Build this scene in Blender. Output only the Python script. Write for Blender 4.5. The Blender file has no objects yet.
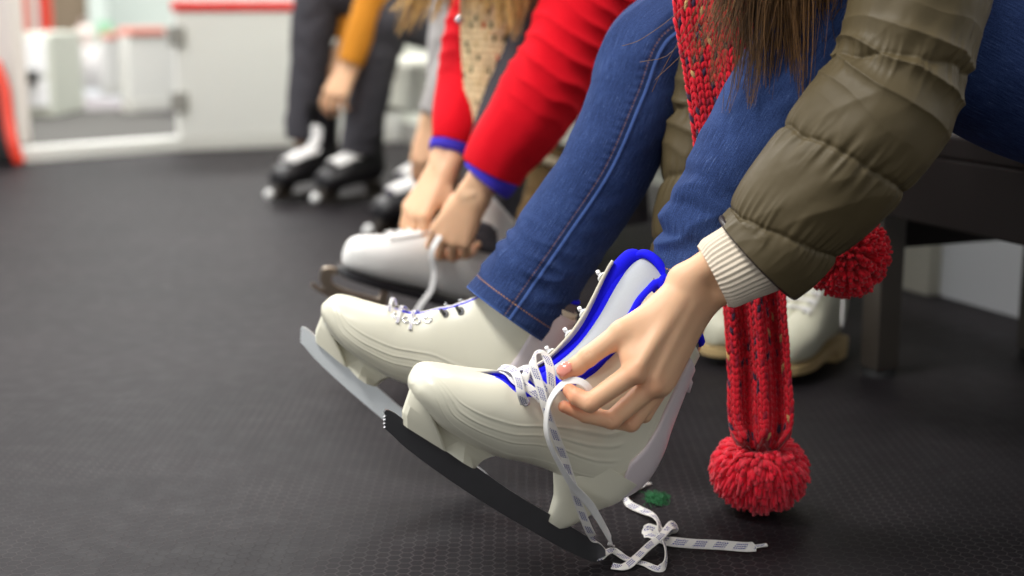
import bpy, bmesh, math, random
import numpy as np
from mathutils import Vector, Matrix
random.seed(7)
RNG = np.random.default_rng(11)
SC = bpy.context.scene
COL = SC.collection
PI = math.pi

# ------------------------------------------------------------------ camera model (1024 x 576)
FPX = 1422.0
CAM_H = 0.58
TILT = math.atan(283 / FPX)
CT, ST = math.cos(TILT), math.sin(TILT)
EYE = np.array([0.0, 0.0, CAM_H])

def A3(*v):
    return np.array(v, float)

def ray(px, py):
    u = (px - 512) / FPX
    v = (288 - py) / FPX
    return A3(u, CT + v * ST, -ST + v * CT)

def P(px, py, d):
    """the world point seen at (px, py) whose distance along the floor is d metres"""
    r = ray(px, py)
    return EYE + r * d / r[1]

def G(px, py, z=0.0):
    """the world point at height z seen at (px, py)"""
    r = ray(px, py)
    return EYE + r * (z - CAM_H) / r[2]

def px2m(px, d):
    return px * d * 1.02 / FPX

# ------------------------------------------------------------------ numeric helpers
def hash3(ix, iy, iz):
    with np.errstate(over='ignore'):
        n = (ix.astype(np.int64) * 374761393 + iy.astype(np.int64) * 668265263 + iz.astype(np.int64) * 1440662683) & 0xFFFFFFFF
        n = ((n ^ (n >> 13)) * 1274126177) & 0xFFFFFFFF
        n = n ^ (n >> 16)
    return (n & 0xFFFF) / 65535.0

def vnoise(p):
    """smooth value noise in -1..1 over an array of points"""
    p = np.asarray(p, float)
    i = np.floor(p)
    f = p - i
    f = f * f * (3 - 2 * f)
    i = i.astype(np.int64)
    out = 0
    for dx in (0, 1):
        for dy in (0, 1):
            for dz in (0, 1):
                w = (f[..., 0] if dx else 1 - f[..., 0]) * (f[..., 1] if dy else 1 - f[..., 1]) * (f[..., 2] if dz else 1 - f[..., 2])
                out = out + w * hash3(i[..., 0] + dx, i[..., 1] + dy, i[..., 2] + dz)
    return out * 2 - 1

def spline(pts, n):
    """Catmull-Rom through rows of any width, resampled to n rows (uniform in chord length of the first three columns)"""
    p = np.asarray(pts, float)
    if p.ndim == 1:
        p = p[:, None]
    k = len(p)
    if k == 2:
        t = np.linspace(0, 1, n)[:, None]
        return p[0] * (1 - t) + p[1] * t
    c = p[:, :min(3, p.shape[1])]
    seg = np.sqrt(((c[1:] - c[:-1]) ** 2).sum(1)) + 1e-9
    s = np.concatenate([[0], np.cumsum(seg)])
    q = np.linspace(0, s[-1], n)
    m = np.zeros_like(p)
    m[1:-1] = (p[2:] - p[:-2]) / (s[2:] - s[:-2])[:, None]
    m[0] = (p[1] - p[0]) / seg[0]
    m[-1] = (p[-1] - p[-2]) / seg[-1]
    j = np.clip(np.searchsorted(s, q, side='right') - 1, 0, k - 2)
    h = seg[j][:, None]
    t = ((q - s[j]) / seg[j])[:, None]
    t2, t3 = t * t, t * t * t
    return (2 * t3 - 3 * t2 + 1) * p[j] + (t3 - 2 * t2 + t) * h * m[j] + (-2 * t3 + 3 * t2) * p[j + 1] + (t3 - t2) * h * m[j + 1]

def nrm(v):
    v = np.asarray(v, float)
    return v / (np.sqrt((v * v).sum(-1, keepdims=True)) + 1e-12)

def frames(c, ref):
    """tangent, and two cross axes along a centre line; the first cross axis starts along ref and is carried without twist"""
    t = nrm(np.gradient(c, axis=0))
    n = np.zeros_like(c)
    r = np.asarray(ref, float)
    for i in range(len(c)):
        r = r - t[i] * np.dot(r, t[i])
        r = r / (np.linalg.norm(r) + 1e-12)
        n[i] = r
    return t, n, np.cross(t, n)

class MB:
    """collects pieces (vertices, faces, uv per vertex, colour per vertex) of ONE mesh"""
    def __init__(self):
        self.v, self.f, self.uv, self.m, self.c, self.n = [], [], [], [], [], 0
    def add(self, v, f, uv=None, mi=0, col=None):
        v = np.asarray(v, float).reshape(-1, 3)
        self.v.append(v)
        self.uv.append(np.zeros((len(v), 2)) if uv is None else np.asarray(uv, float).reshape(-1, 2))
        self.c.append(np.ones((len(v), 3)) if col is None else np.broadcast_to(np.asarray(col, float), (len(v), 3)))
        for q in f:
            self.f.append(tuple(int(a) + self.n for a in q))
            self.m.append(mi)
        self.n += len(v)
        return self
    def grid(self, g, closed=True, cap0=False, cap1=False, uv=None, mi=0, flip=False, col=None):
        n, m = g.shape[:2]
        f = []
        mm = m if closed else m - 1
        for i in range(n - 1):
            for j in range(mm):
                k = (j + 1) % m
                q = (i * m + j, i * m + k, (i + 1) * m + k, (i + 1) * m + j)
                f.append(q[::-1] if flip else q)
        if cap0:
            q = tuple(range(m - 1, -1, -1))
            f.append(q[::-1] if flip else q)
        if cap1:
            q = tuple((n - 1) * m + j for j in range(m))
            f.append(q[::-1] if flip else q)
        return self.add(g.reshape(-1, 3), f, uv, mi, col)
    def box(self, lo, hi, mi=0, mat=None):
        x0, y0, z0 = lo
        x1, y1, z1 = hi
        v = np.array([(x0, y0, z0), (x1, y0, z0), (x1, y1, z0), (x0, y1, z0), (x0, y0, z1), (x1, y0, z1), (x1, y1, z1), (x0, y1, z1)], float)
        if mat is not None:
            v = v @ mat[:3, :3].T + mat[:3, 3]
        return self.add(v, [(0, 3, 2, 1), (4, 5, 6, 7), (0, 1, 5, 4), (1, 2, 6, 5), (2, 3, 7, 6), (3, 0, 4, 7)], None, mi)
    def tube(self, c, r, m=12, ref=(0, 0, 1), cap=True, mi=0, col=None, uvs=1.0):
        c = np.asarray(c, float)
        r = np.broadcast_to(np.asarray(r, float).reshape(-1, 1) if np.ndim(r) else np.full((len(c), 1), r), (len(c), 1))
        t, n, b = frames(c, ref)
        a = np.linspace(0, 2 * PI, m, endpoint=False)
        g = c[:, None] + r[:, :, None] * (np.cos(a)[None, :, None] * n[:, None] + np.sin(a)[None, :, None] * b[:, None])
        L = np.concatenate([[0], np.cumsum(np.sqrt(((c[1:] - c[:-1]) ** 2).sum(1)))])
        uv = np.stack(np.broadcast_arrays((a / (2 * PI))[None, :], L[:, None]), -1)
        return self.grid(g, True, cap, cap, uv, mi, False, col)
    def build(self, name, mats, parent=None, smooth=True, sharp=None, bevel=None, matrix=None, merge=False, solid=None):
        me = bpy.data.meshes.new(name)
        v = np.concatenate(self.v)
        me.from_pydata(v.tolist(), [], self.f)
        uvl = me.uv_layers.new(name='UVMap')
        li = np.zeros(len(me.loops), np.int32)
        me.loops.foreach_get('vertex_index', li)
        uvl.data.foreach_set('uv', np.concatenate(self.uv)[li].astype(np.float32).ravel())
        ca = me.color_attributes.new('tint', 'FLOAT_COLOR', 'POINT')
        c = np.concatenate([np.concatenate(self.c), np.ones((len(v), 1))], 1)
        ca.data.foreach_set('color', c.astype(np.float32).ravel())
        for mt in (mats if isinstance(mats, (list, tuple)) else [mats]):
            me.materials.append(mt)
        me.polygons.foreach_set('material_index', np.array(self.m, np.int32))
        me.polygons.foreach_set('use_smooth', np.full(len(me.polygons), smooth))
        if merge:
            bm = bmesh.new()
            bm.from_mesh(me)
            bmesh.ops.remove_doubles(bm, verts=bm.verts, dist=2e-5)
            bmesh.ops.recalc_face_normals(bm, faces=bm.faces)
            bm.to_mesh(me)
            bm.free()
        me.update()
        if sharp is not None:
            me.set_sharp_from_angle(angle=math.radians(sharp))
        o = bpy.data.objects.new(name, me)
        COL.objects.link(o)
        if parent is not None:
            o.parent = parent
        if matrix is not None:
            o.matrix_world = matrix
        if bevel:
            b = o.modifiers.new('bevel', 'BEVEL')
            b.width = bevel
            b.segments = 3
            b.limit_method = 'ANGLE'
            b.angle_limit = math.radians(40)
        if solid:
            s = o.modifiers.new('solid', 'SOLIDIFY')
            s.thickness = solid
            s.offset = -1
        return o

def empty(name, label, cat, loc=(0, 0, 0), group=None, matrix=None):
    o = bpy.data.objects.new(name, None)
    o.empty_display_size = 0.05
    COL.objects.link(o)
    if matrix is not None:
        o.matrix_world = matrix
    else:
        o.location = loc
    return tag(o, label, cat, group)

def tag(o, label=None, cat=None, group=None, kind=None):
    if label:
        o['label'] = label
    if cat:
        o['category'] = cat
    if group:
        o['group'] = group
    if kind:
        o['kind'] = kind
    return o

def loft_tube(path, n, m, ref, disp=None, seam=None):
    """path rows: x, y, z, r1, r2 (r1 along the carried axis, r2 across). disp(v, a, pos, r) gives a radial offset. Returns grid, uv."""
    q = spline(path, n)
    c, r1, r2 = q[:, :3], q[:, 3], q[:, 4]
    t, nn, b = frames(c, ref)
    a = np.linspace(0, 2 * PI, m, endpoint=False)
    ca, sa = np.cos(a)[None, :], np.sin(a)[None, :]
    L = np.concatenate([[0], np.cumsum(np.sqrt(((c[1:] - c[:-1]) ** 2).sum(1)))])
    d = nn[:, None] * ca[..., None] * 1.0 + b[:, None] * sa[..., None]
    g = c[:, None] + nn[:, None] * (ca * r1[:, None])[..., None] + b[:, None] * (sa * r2[:, None])[..., None]
    if disp is not None:
        vv, aa = np.broadcast_arrays(L[:, None], a[None, :])
        g = g + d * disp(vv, aa, g)[..., None]
    uv = np.stack(np.broadcast_arrays(((a - (seam or 0)) / (2 * PI) + 0.5)[None, :] % 1.0, L[:, None]), -1)
    return g, uv, L[-1]

# ------------------------------------------------------------------ implicit surfaces (for hands and bodies)
def sd_cone(X, a, b, r1, r2):
    a, b = np.asarray(a, float), np.asarray(b, float)
    ab = b - a
    t = np.clip(((X - a) @ ab) / (ab @ ab + 1e-12), 0, 1)
    return np.sqrt(((X - a - t[..., None] * ab) ** 2).sum(-1)) - (r1 + (r2 - r1) * t)

def smin(d1, d2, k):
    h = np.clip(0.5 + 0.5 * (d2 - d1) / k, 0, 1)
    return d2 * (1 - h) + d1 * h - k * h * (1 - h)

def surface_nets(f, o, h):
    s = f < 0
    nx, ny, nz = f.shape
    cs = [(0, 0, 0), (1, 0, 0), (0, 1, 0), (1, 1, 0), (0, 0, 1), (1, 0, 1), (0, 1, 1), (1, 1, 1)]
    cnt = sum(s[x:nx - 1 + x, y:ny - 1 + y, z:nz - 1 + z].astype(np.int8) for x, y, z in cs)
    act = np.argwhere((cnt > 0) & (cnt < 8))
    vals = np.stack([f[act[:, 0] + x, act[:, 1] + y, act[:, 2] + z] for x, y, z in cs], 1)
    acc = np.zeros((len(act), 3))
    num = np.zeros(len(act))
    csn = np.array(cs, float)
    for i in range(8):
        for j in range(i + 1, 8):
            if np.abs(csn[i] - csn[j]).sum() != 1:
                continue
            va, vb = vals[:, i], vals[:, j]
            m = (va < 0) != (vb < 0)
            t = np.where(m, va / np.where(m, va - vb, 1), 0)
            acc += np.where(m[:, None], csn[i] + t[:, None] * (csn[j] - csn[i]), 0)
            num += m
    v = o + h * (act + acc / num[:, None])
    idx = np.full((nx - 1, ny - 1, nz - 1), -1, np.int64)
    idx[act[:, 0], act[:, 1], act[:, 2]] = np.arange(len(act))
    faces = []
    for ax in range(3):
        a, b = s, np.roll(s, -1, ax)
        ch = a != b
        sl = [slice(1, -1)] * 3
        sl[ax] = slice(0, -1)
        e = np.argwhere(ch[tuple(sl)])
        for k in range(3):
            if k != ax:
                e[:, k] += 1
        u, w = [(1, 2), (2, 0), (0, 1)][ax]
        du = np.zeros(3, int); du[u] = 1
        dw = np.zeros(3, int); dw[w] = 1
        ok = np.all(e < np.array([nx - 1, ny - 1, nz - 1]), 1)
        e = e[ok]
        q = np.stack([idx[tuple((e - du - dw).T)], idx[tuple((e - dw).T)], idx[tuple(e.T)], idx[tuple((e - du).T)]], 1)
        fl = s[tuple(e.T)]
        q = np.where(fl[:, None], q, q[:, ::-1])
        faces.append(q[(q >= 0).all(1)])
    return v, np.concatenate(faces)

def sculpt(prims, h, pad=0.012, noise=None):
    """prims: (a, b, r1, r2, k) joined by smooth union in order"""
    pts = np.array([p[0] for p in prims] + [p[1] for p in prims])
    rm = max(max(p[2], p[3]) for p in prims)
    lo, hi = pts.min(0) - rm - pad, pts.max(0) + rm + pad
    ns = np.ceil((hi - lo) / h).astype(int) + 1
    F = np.full(tuple(ns), 1.0, np.float32)
    for a, b, r1, r2, k in prims:
        a, b = np.asarray(a, float), np.asarray(b, float)
        R = max(r1, r2) + k * 1.2 + 3 * h
        i0 = np.clip(np.floor((np.minimum(a, b) - R - lo) / h).astype(int), 0, ns - 1)
        i1 = np.clip(np.ceil((np.maximum(a, b) + R - lo) / h).astype(int) + 1, 1, ns)
        ax = [lo[j] + h * np.arange(i0[j], i1[j]) for j in range(3)]
        X = np.stack(np.meshgrid(*ax, indexing='ij'), -1)
        d = sd_cone(X, a, b, r1, r2)
        sl = tuple(slice(i0[j], i1[j]) for j in range(3))
        F[sl] = smin(d, F[sl], k)
    return surface_nets(F, lo, h)

# ------------------------------------------------------------------ materials
def srgb(r, g, b):
    def c(x):
        x /= 255.0
        return x / 12.92 if x <= 0.04045 else ((x + 0.055) / 1.055) ** 2.4
    return (c(r), c(g), c(b), 1.0)

class NT:
    def __init__(self, name):
        self.m = bpy.data.materials.new(name)
        self.m.use_nodes = True
        self.t = self.m.node_tree
        self.b = self.t.nodes['Principled BSDF']
    def n(self, typ, **kw):
        x = self.t.nodes.new(typ)
        for k, v in kw.items():
            if k.startswith('i_'):
                x.inputs[k[2:].replace('_', ' ')].default_value = v
            else:
                setattr(x, k, v)
        return x
    def l(self, a, b):
        self.t.links.new(a, b)
    def math(self, op, a, b=0.0, c=0.0, clamp=False):
        x = self.n('ShaderNodeMath', operation=op)
        x.use_clamp = clamp
        for i, s in enumerate((a, b, c)):
            if isinstance(s, (int, float)):
                x.inputs[i].default_value = s
            else:
                self.l(s, x.inputs[i])
        return x.outputs[0]
    def coord(self, kind='Object', scale=(1, 1, 1)):
        tc = self.n('ShaderNodeTexCoord')
        mp = self.n('ShaderNodeMapping')
        mp.inputs['Scale'].default_value = scale
        self.l(tc.outputs[kind], mp.inputs[0])
        return mp.outputs[0]
    def noise(self, scale, detail=3, co=None, rough=0.55):
        x = self.n('ShaderNodeTexNoise')
        x.inputs['Scale'].default_value = scale
        x.inputs['Detail'].default_value = detail
        x.inputs['Roughness'].default_value = rough
        if co is not None:
            self.l(co, x.inputs['Vector'])
        return x.outputs['Fac']
    def mix(self, fac, a, b, mode='MIX'):
        x = self.n('ShaderNodeMix', data_type='RGBA', blend_type=mode)
        for s, k in ((fac, 0), (a, 6), (b, 7)):
            if isinstance(s, (int, float)):
                x.inputs[k].default_value = s
            elif isinstance(s, tuple):
                x.inputs[k].default_value = s
            else:
                self.l(s, x.inputs[k])
        return x.outputs[2]
    def ramp(self, fac, lo, hi):
        x = self.n('ShaderNodeMapRange')
        x.inputs['From Min'].default_value = lo
        x.inputs['From Max'].default_value = hi
        x.clamp = True
        self.l(fac, x.inputs['Value'])
        return x.outputs[0]
    def bump(self, h, strength=0.3, dist=0.001):
        x = self.n('ShaderNodeBump')
        x.inputs['Strength'].default_value = strength
        x.inputs['Distance'].default_value = dist
        self.l(h, x.inputs['Height'])
        self.l(x.outputs[0], self.b.inputs['Normal'])
    def color(self, c):
        if isinstance(c, tuple):
            self.b.inputs['Base Color'].default_value = c
        else:
            self.l(c, self.b.inputs['Base Color'])
    def setp(self, **kw):
        for k, v in kw.items():
            self.b.inputs[k.replace('_', ' ')].default_value = v
        return self

def simple(name, col, rough=0.5, metal=0.0, var=0.0, scale=40, bump=0.0, spec=0.5, coat=0.0):
    t = NT(name)
    t.setp(Roughness=rough, Metallic=metal, Specular_IOR_Level=spec, Coat_Weight=coat)
    co = t.coord('Object')
    if var:
        k = 1 - var
        t.color(t.mix(t.noise(scale, 4, co), (col[0] * k, col[1] * k, col[2] * k, 1), tuple(min(1, c * (1 + var)) for c in col[:3]) + (1,)))
    else:
        t.color(col)
    if bump:
        t.bump(t.noise(scale * 4, 3, co), bump, 0.001)
    return t.m

def tinted(name, rough=0.8, fuzz=0.0, bump=0.0, sheen=0.0, scale=300):
    """base colour from the mesh's own tint (yarn colours and the like)"""
    t = NT(name)
    at = t.n('ShaderNodeVertexColor', layer_name='tint')
    t.l(at.outputs[0], t.b.inputs['Base Color'])
    t.setp(Roughness=rough, Specular_IOR_Level=0.2, Sheen_Weight=sheen)
    if bump:
        t.bump(t.noise(scale, 2, t.coord('Object')), bump, 0.001)
    return t.m
# ------------------------------------------------------------------ materials of the place
M = {}
M['shell'] = simple('cream_plastic', srgb(226, 222, 202), 0.33, var=0.03, scale=6, spec=0.5)
M['clip'] = simple('pale_lilac_plastic', srgb(222, 210, 213), 0.3, var=0.03, scale=10)
M['blade_dark'] = simple('blade_steel', srgb(120, 120, 122), 0.38, metal=1.0, var=0.08, scale=60)
M['blade_lit'] = simple('lit_blade_steel', srgb(226, 230, 232), 0.45, metal=0.55, var=0.05, scale=60)  # paler copy of the blade steel, bright reflection put into its colour
M['chrome'] = simple('bright_steel', srgb(225, 225, 228), 0.22, metal=1.0)
M['old_steel'] = simple('brownish_steel', srgb(196, 180, 160), 0.35, metal=1.0, var=0.15, scale=40)
M['blue'] = simple('blue_padding', srgb(28, 26, 232), 0.85, var=0.12, scale=700, bump=0.25, spec=0.15)
M['tongue'] = simple('silver_grey_cloth', srgb(172, 175, 180), 0.75, var=0.05, scale=500, bump=0.15)
M['liner'] = simple('grey_cloth', srgb(112, 106, 108), 0.9, var=0.1, scale=400, bump=0.2)
M['white_leather'] = simple('white_leather', srgb(232, 230, 226), 0.45, var=0.03, scale=30, bump=0.05)
M['black_leather'] = simple('black_leather', srgb(24, 22, 26), 0.42, var=0.2, scale=50)
M['black_rubber'] = simple('black_rubber', srgb(20, 20, 21), 0.7)
M['white_cloth'] = simple('white_cloth', srgb(228, 226, 224), 0.85, var=0.06, scale=200)
M['white_plastic'] = simple('white_plastic', srgb(232, 232, 230), 0.4)
M['purple'] = simple('purple_cloth', srgb(70, 44, 110), 0.85)
M['tan_sole'] = simple('tan_rubber', srgb(186, 160, 112), 0.7, var=0.1, scale=60)
M['cream_leather'] = simple('cream_leather', srgb(214, 212, 190), 0.5, var=0.06, scale=25, bump=0.08)
M['suede'] = simple('brown_suede', srgb(120, 96, 62), 0.95, var=0.25, scale=30, bump=0.5)
M['bench'] = simple('dark_brown_boards', srgb(30, 25, 24), 0.7, var=0.15, scale=8, spec=0.15)
M['bench_metal'] = simple('grey_painted_steel', srgb(74, 68, 62), 0.4, metal=0.3, var=0.1, scale=20)
M['board'] = simple('white_board', srgb(226, 226, 221), 0.4, var=0.02, scale=3)
M['redcap'] = simple('red_cap', srgb(216, 24, 12), 0.45)
M['pinkcap'] = simple('faded_red_cap', srgb(222, 140, 124), 0.5)
M['wall'] = simple('pale_wall', srgb(214, 217, 205), 0.6, var=0.03, scale=3)
M['wallwhite'] = simple('white_wall', srgb(246, 247, 248), 0.5, var=0.02, scale=3)
M['matgrey'] = simple('grey_rubber_mat', srgb(72, 70, 66), 0.8, var=0.05, scale=20)
M['concrete'] = simple('grey_concrete', srgb(140, 134, 136), 0.7, var=0.05, scale=8)
M['hinge'] = simple('grey_hinge', srgb(150, 148, 142), 0.5)
M['bench_pale'] = simple('pale_bench_boards', srgb(206, 206, 192), 0.55, var=0.04, scale=8)
M['black'] = simple('black_paint', srgb(24, 24, 24), 0.5)
M['red'] = simple('red_vinyl', srgb(226, 62, 40), 0.4)
M['brown'] = simple('brown_panel', srgb(128, 112, 92), 0.8, var=0.1, scale=4)
M['green'] = simple('green_plastic', srgb(150, 205, 165), 0.6)
M['greenfluff'] = simple('green_wool', srgb(30, 96, 54), 0.95)
M['nail'] = simple('pink_nail_polish', srgb(238, 150, 132), 0.15, coat=0.6)
M['mustard'] = simple('mustard_cloth', srgb(206, 132, 28), 0.9, var=0.1, scale=60)
M['navy'] = simple('royal_blue_knit', srgb(62, 48, 190), 0.9, var=0.1, scale=200)
M['binding'] = simple('brown_binding', srgb(46, 36, 34), 0.45)
M['yarn'] = tinted('yarn', 0.95, bump=0.4, sheen=0.25, scale=900)

def hair_mat(name, c1, c2):
    t = NT(name)
    at = t.n('ShaderNodeVertexColor', layer_name='tint')
    sep = t.n('ShaderNodeSeparateColor')
    t.l(at.outputs[0], sep.inputs[0])
    t.color(t.mix(sep.outputs[0], c1, c2))
    t.setp(Roughness=0.42, Specular_IOR_Level=0.4)
    return t.m
M['hair_brown'] = hair_mat('brown_hair', srgb(44, 28, 16), srgb(138, 100, 62))
M['hair_blond'] = hair_mat('blond_hair', srgb(146, 104, 50), srgb(238, 198, 124))

def skin_mat(name, c):
    t = NT(name)
    at = t.n('ShaderNodeVertexColor', layer_name='tint')
    co = t.coord('Object')
    base = t.mix(t.noise(45, 4, co), tuple(x * 0.93 for x in c[:3]) + (1,), tuple(min(1, x * 1.05) for x in c[:3]) + (1,))
    t.color(t.mix(1.0, base, at.outputs[0], 'MULTIPLY'))
    t.setp(Roughness=0.5, Subsurface_Weight=0.12, Subsurface_Scale=0.01, Specular_IOR_Level=0.4)
    t.b.inputs['Subsurface Radius'].default_value = (1.0, 0.35, 0.2)
    t.bump(t.noise(700, 3, co), 0.12, 0.0006)
    return t.m
M['skin'] = skin_mat('skin', srgb(232, 184, 146))

def denim(name, dark, light, bright=1.0):
    t = NT(name)
    co = t.coord('Object')
    uv = t.n('ShaderNodeUVMap', uv_map='UVMap')
    s = t.n('ShaderNodeSeparateXYZ')
    t.l(uv.outputs[0], s.inputs[0])
    u, v = s.outputs[0], s.outputs[1]
    fine = t.ramp(t.noise(950, 2, co), 0.35, 0.72)
    slub = t.n('ShaderNodeTexNoise')
    slub.inputs['Scale'].default_value = 1.0
    slub.inputs['Detail'].default_value = 3
    mp = t.n('ShaderNodeMapping')
    mp.inputs['Scale'].default_value = (420, 45, 1)
    t.l(uv.outputs[0], mp.inputs[0])
    t.l(mp.outputs[0], slub.inputs['Vector'])
    wear = t.ramp(t.noise(9, 4, co), 0.3, 0.75)
    f = t.math('ADD', t.math('MULTIPLY', fine, 0.45), t.math('MULTIPLY', t.ramp(slub.outputs['Fac'], 0.35, 0.7), 0.4))
    f = t.math('ADD', f, t.math('MULTIPLY', wear, 0.3), clamp=True)
    base = t.mix(f, dark, light)
    # stray pale threads showing through the weave
    thr = t.math('MULTIPLY', t.ramp(slub.outputs['Fac'], 0.60, 0.72), t.ramp(t.noise(700, 2, co), 0.5, 0.68))
    base = t.mix(t.math('MULTIPLY', thr, 0.5), base, srgb(150, 170, 212))
    # inseam at u = 0.5: a pale folded edge beside a dark groove, and a hem at the start of v
    du = t.math('SUBTRACT', u, 0.5)
    edge = t.math('LESS_THAN', t.math('ABSOLUTE', t.math('SUBTRACT', du, 0.004)), 0.0045)
    groove = t.math('LESS_THAN', t.math('ABSOLUTE', t.math('ADD', du, 0.006)), 0.005)
    base = t.mix(t.math('MULTIPLY', groove, 0.65), base, tuple(x * 0.4 for x in dark[:3]) + (1,))
    base = t.mix(t.math('MULTIPLY', edge, 0.4), base, tuple(min(1, x * 2.2) for x in light[:3]) + (1,))
    dash = t.math('LESS_THAN', t.math('FRACT', t.math('MULTIPLY', v, 300.0)), 0.65)
    st = t.math('MULTIPLY', t.math('LESS_THAN', t.math('ABSOLUTE', t.math('ADD', du, 0.016)), 0.0025), dash)
    dash2 = t.math('LESS_THAN', t.math('FRACT', t.math('MULTIPLY', u, 90.0)), 0.7)
    hem = t.math('MULTIPLY', t.math('LESS_THAN', t.math('ABSOLUTE', t.math('SUBTRACT', v, 0.019)), 0.0008), dash2)
    base = t.mix(t.math('MULTIPLY', t.math('MAXIMUM', t.math('MULTIPLY', st, 0.5), hem), 0.7), base, srgb(176, 128, 84))
    hemedge = t.math('LESS_THAN', v, 0.0025)
    base = t.mix(t.math('MULTIPLY', hemedge, 0.25), base, tuple(min(1, x * 2.2) for x in light[:3]) + (1,))
    t.color(base)
    t.setp(Roughness=0.9, Specular_IOR_Level=0.12)
    h = t.math('ADD', fine, t.math('MULTIPLY', t.ramp(t.noise(60, 3, co), 0.2, 0.8), 1.2))
    t.bump(h, 0.35, 0.0008)
    return t.m
M['denim'] = denim('blue_denim', srgb(15, 26, 60), srgb(62, 84, 136))
M['greydenim'] = simple('charcoal_denim', srgb(64, 62, 68), 0.9, var=0.12, scale=120, bump=0.2)
M['lightgrey'] = simple('light_grey_trousers', srgb(168, 164, 162), 0.9, var=0.08, scale=90, bump=0.2)

def puffer(name, c, rough=0.5):
    t = NT(name)
    co = t.coord('Object')
    t.color(t.mix(t.noise(12, 3, co), tuple(x * 0.92 for x in c[:3]) + (1,), tuple(x * 1.08 for x in c[:3]) + (1,)))
    t.setp(Roughness=rough, Specular_IOR_Level=0.3)
    h = t.math('ADD', t.noise(26, 2, co), t.math('MULTIPLY', t.noise(1400, 1, co), 0.05))
    t.bump(h, 0.30, 0.006)
    return t.m
M['olive'] = puffer('olive_nylon', srgb(84, 73, 50), 0.56)
M['redcoat'] = puffer('red_wool', srgb(214, 0, 26), 0.95)

def rib_knit(name, c):
    t = NT(name)
    uv = t.n('ShaderNodeUVMap', uv_map='UVMap')
    s = t.n('ShaderNodeSeparateXYZ')
    t.l(uv.outputs[0], s.inputs[0])
    v = t.math('ABSOLUTE', t.math('SINE', t.math('MULTIPLY', s.outputs[1], 1500.0)))
    t.color(t.mix(t.noise(500, 2, t.coord('Object')), tuple(x * 0.88 for x in c[:3]) + (1,), c))
    t.setp(Roughness=0.95, Specular_IOR_Level=0.15, Sheen_Weight=0.2)
    t.bump(v, 0.25, 0.0006)
    return t.m
M['cuff'] = rib_knit('cream_rib_knit', srgb(228, 214, 194))

def lace_mat():
    t = NT('dotted_lace')
    uv = t.n('ShaderNodeUVMap', uv_map='UVMap')
    s = t.n('ShaderNodeSeparateXYZ')
    t.l(uv.outputs[0], s.inputs[0])
    u, v = s.outputs[0], s.outputs[1]
    uu = t.math('MULTIPLY', u, 5.0)
    row = t.math('FLOOR', uu)
    vv = t.math('ADD', t.math('MULTIPLY', v, 400.0), t.math('MULTIPLY', row, 0.5))
    a = t.math('LESS_THAN', t.math('ABSOLUTE', t.math('SUBTRACT', t.math('FRACT', uu), 0.5)), 0.30)
    b = t.math('LESS_THAN', t.math('ABSOLUTE', t.math('SUBTRACT', t.math('FRACT', vv), 0.5)), 0.36)
    blk = t.math('FRACT', t.math('ADD', t.math('MULTIPLY', v, 46.0), t.math('MULTIPLY', u, 0.35)))
    on = t.math('LESS_THAN', blk, 0.6)
    inner = t.math('LESS_THAN', t.math('ABSOLUTE', t.math('SUBTRACT', u, 0.5)), 0.36)
    d = t.math('MULTIPLY', t.math('MULTIPLY', a, b), t.math('MULTIPLY', on, inner))
    t.color(t.mix(d, srgb(230, 226, 220), srgb(14, 22, 130)))
    t.setp(Roughness=0.85, Specular_IOR_Level=0.2)
    w = t.math('SINE', t.math('MULTIPLY', v, 6000.0))
    t.bump(t.math('ADD', w, t.math('SINE', t.math('MULTIPLY', u, 40.0))), 0.15, 0.0004)
    return t.m
M['lace'] = lace_mat()

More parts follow.
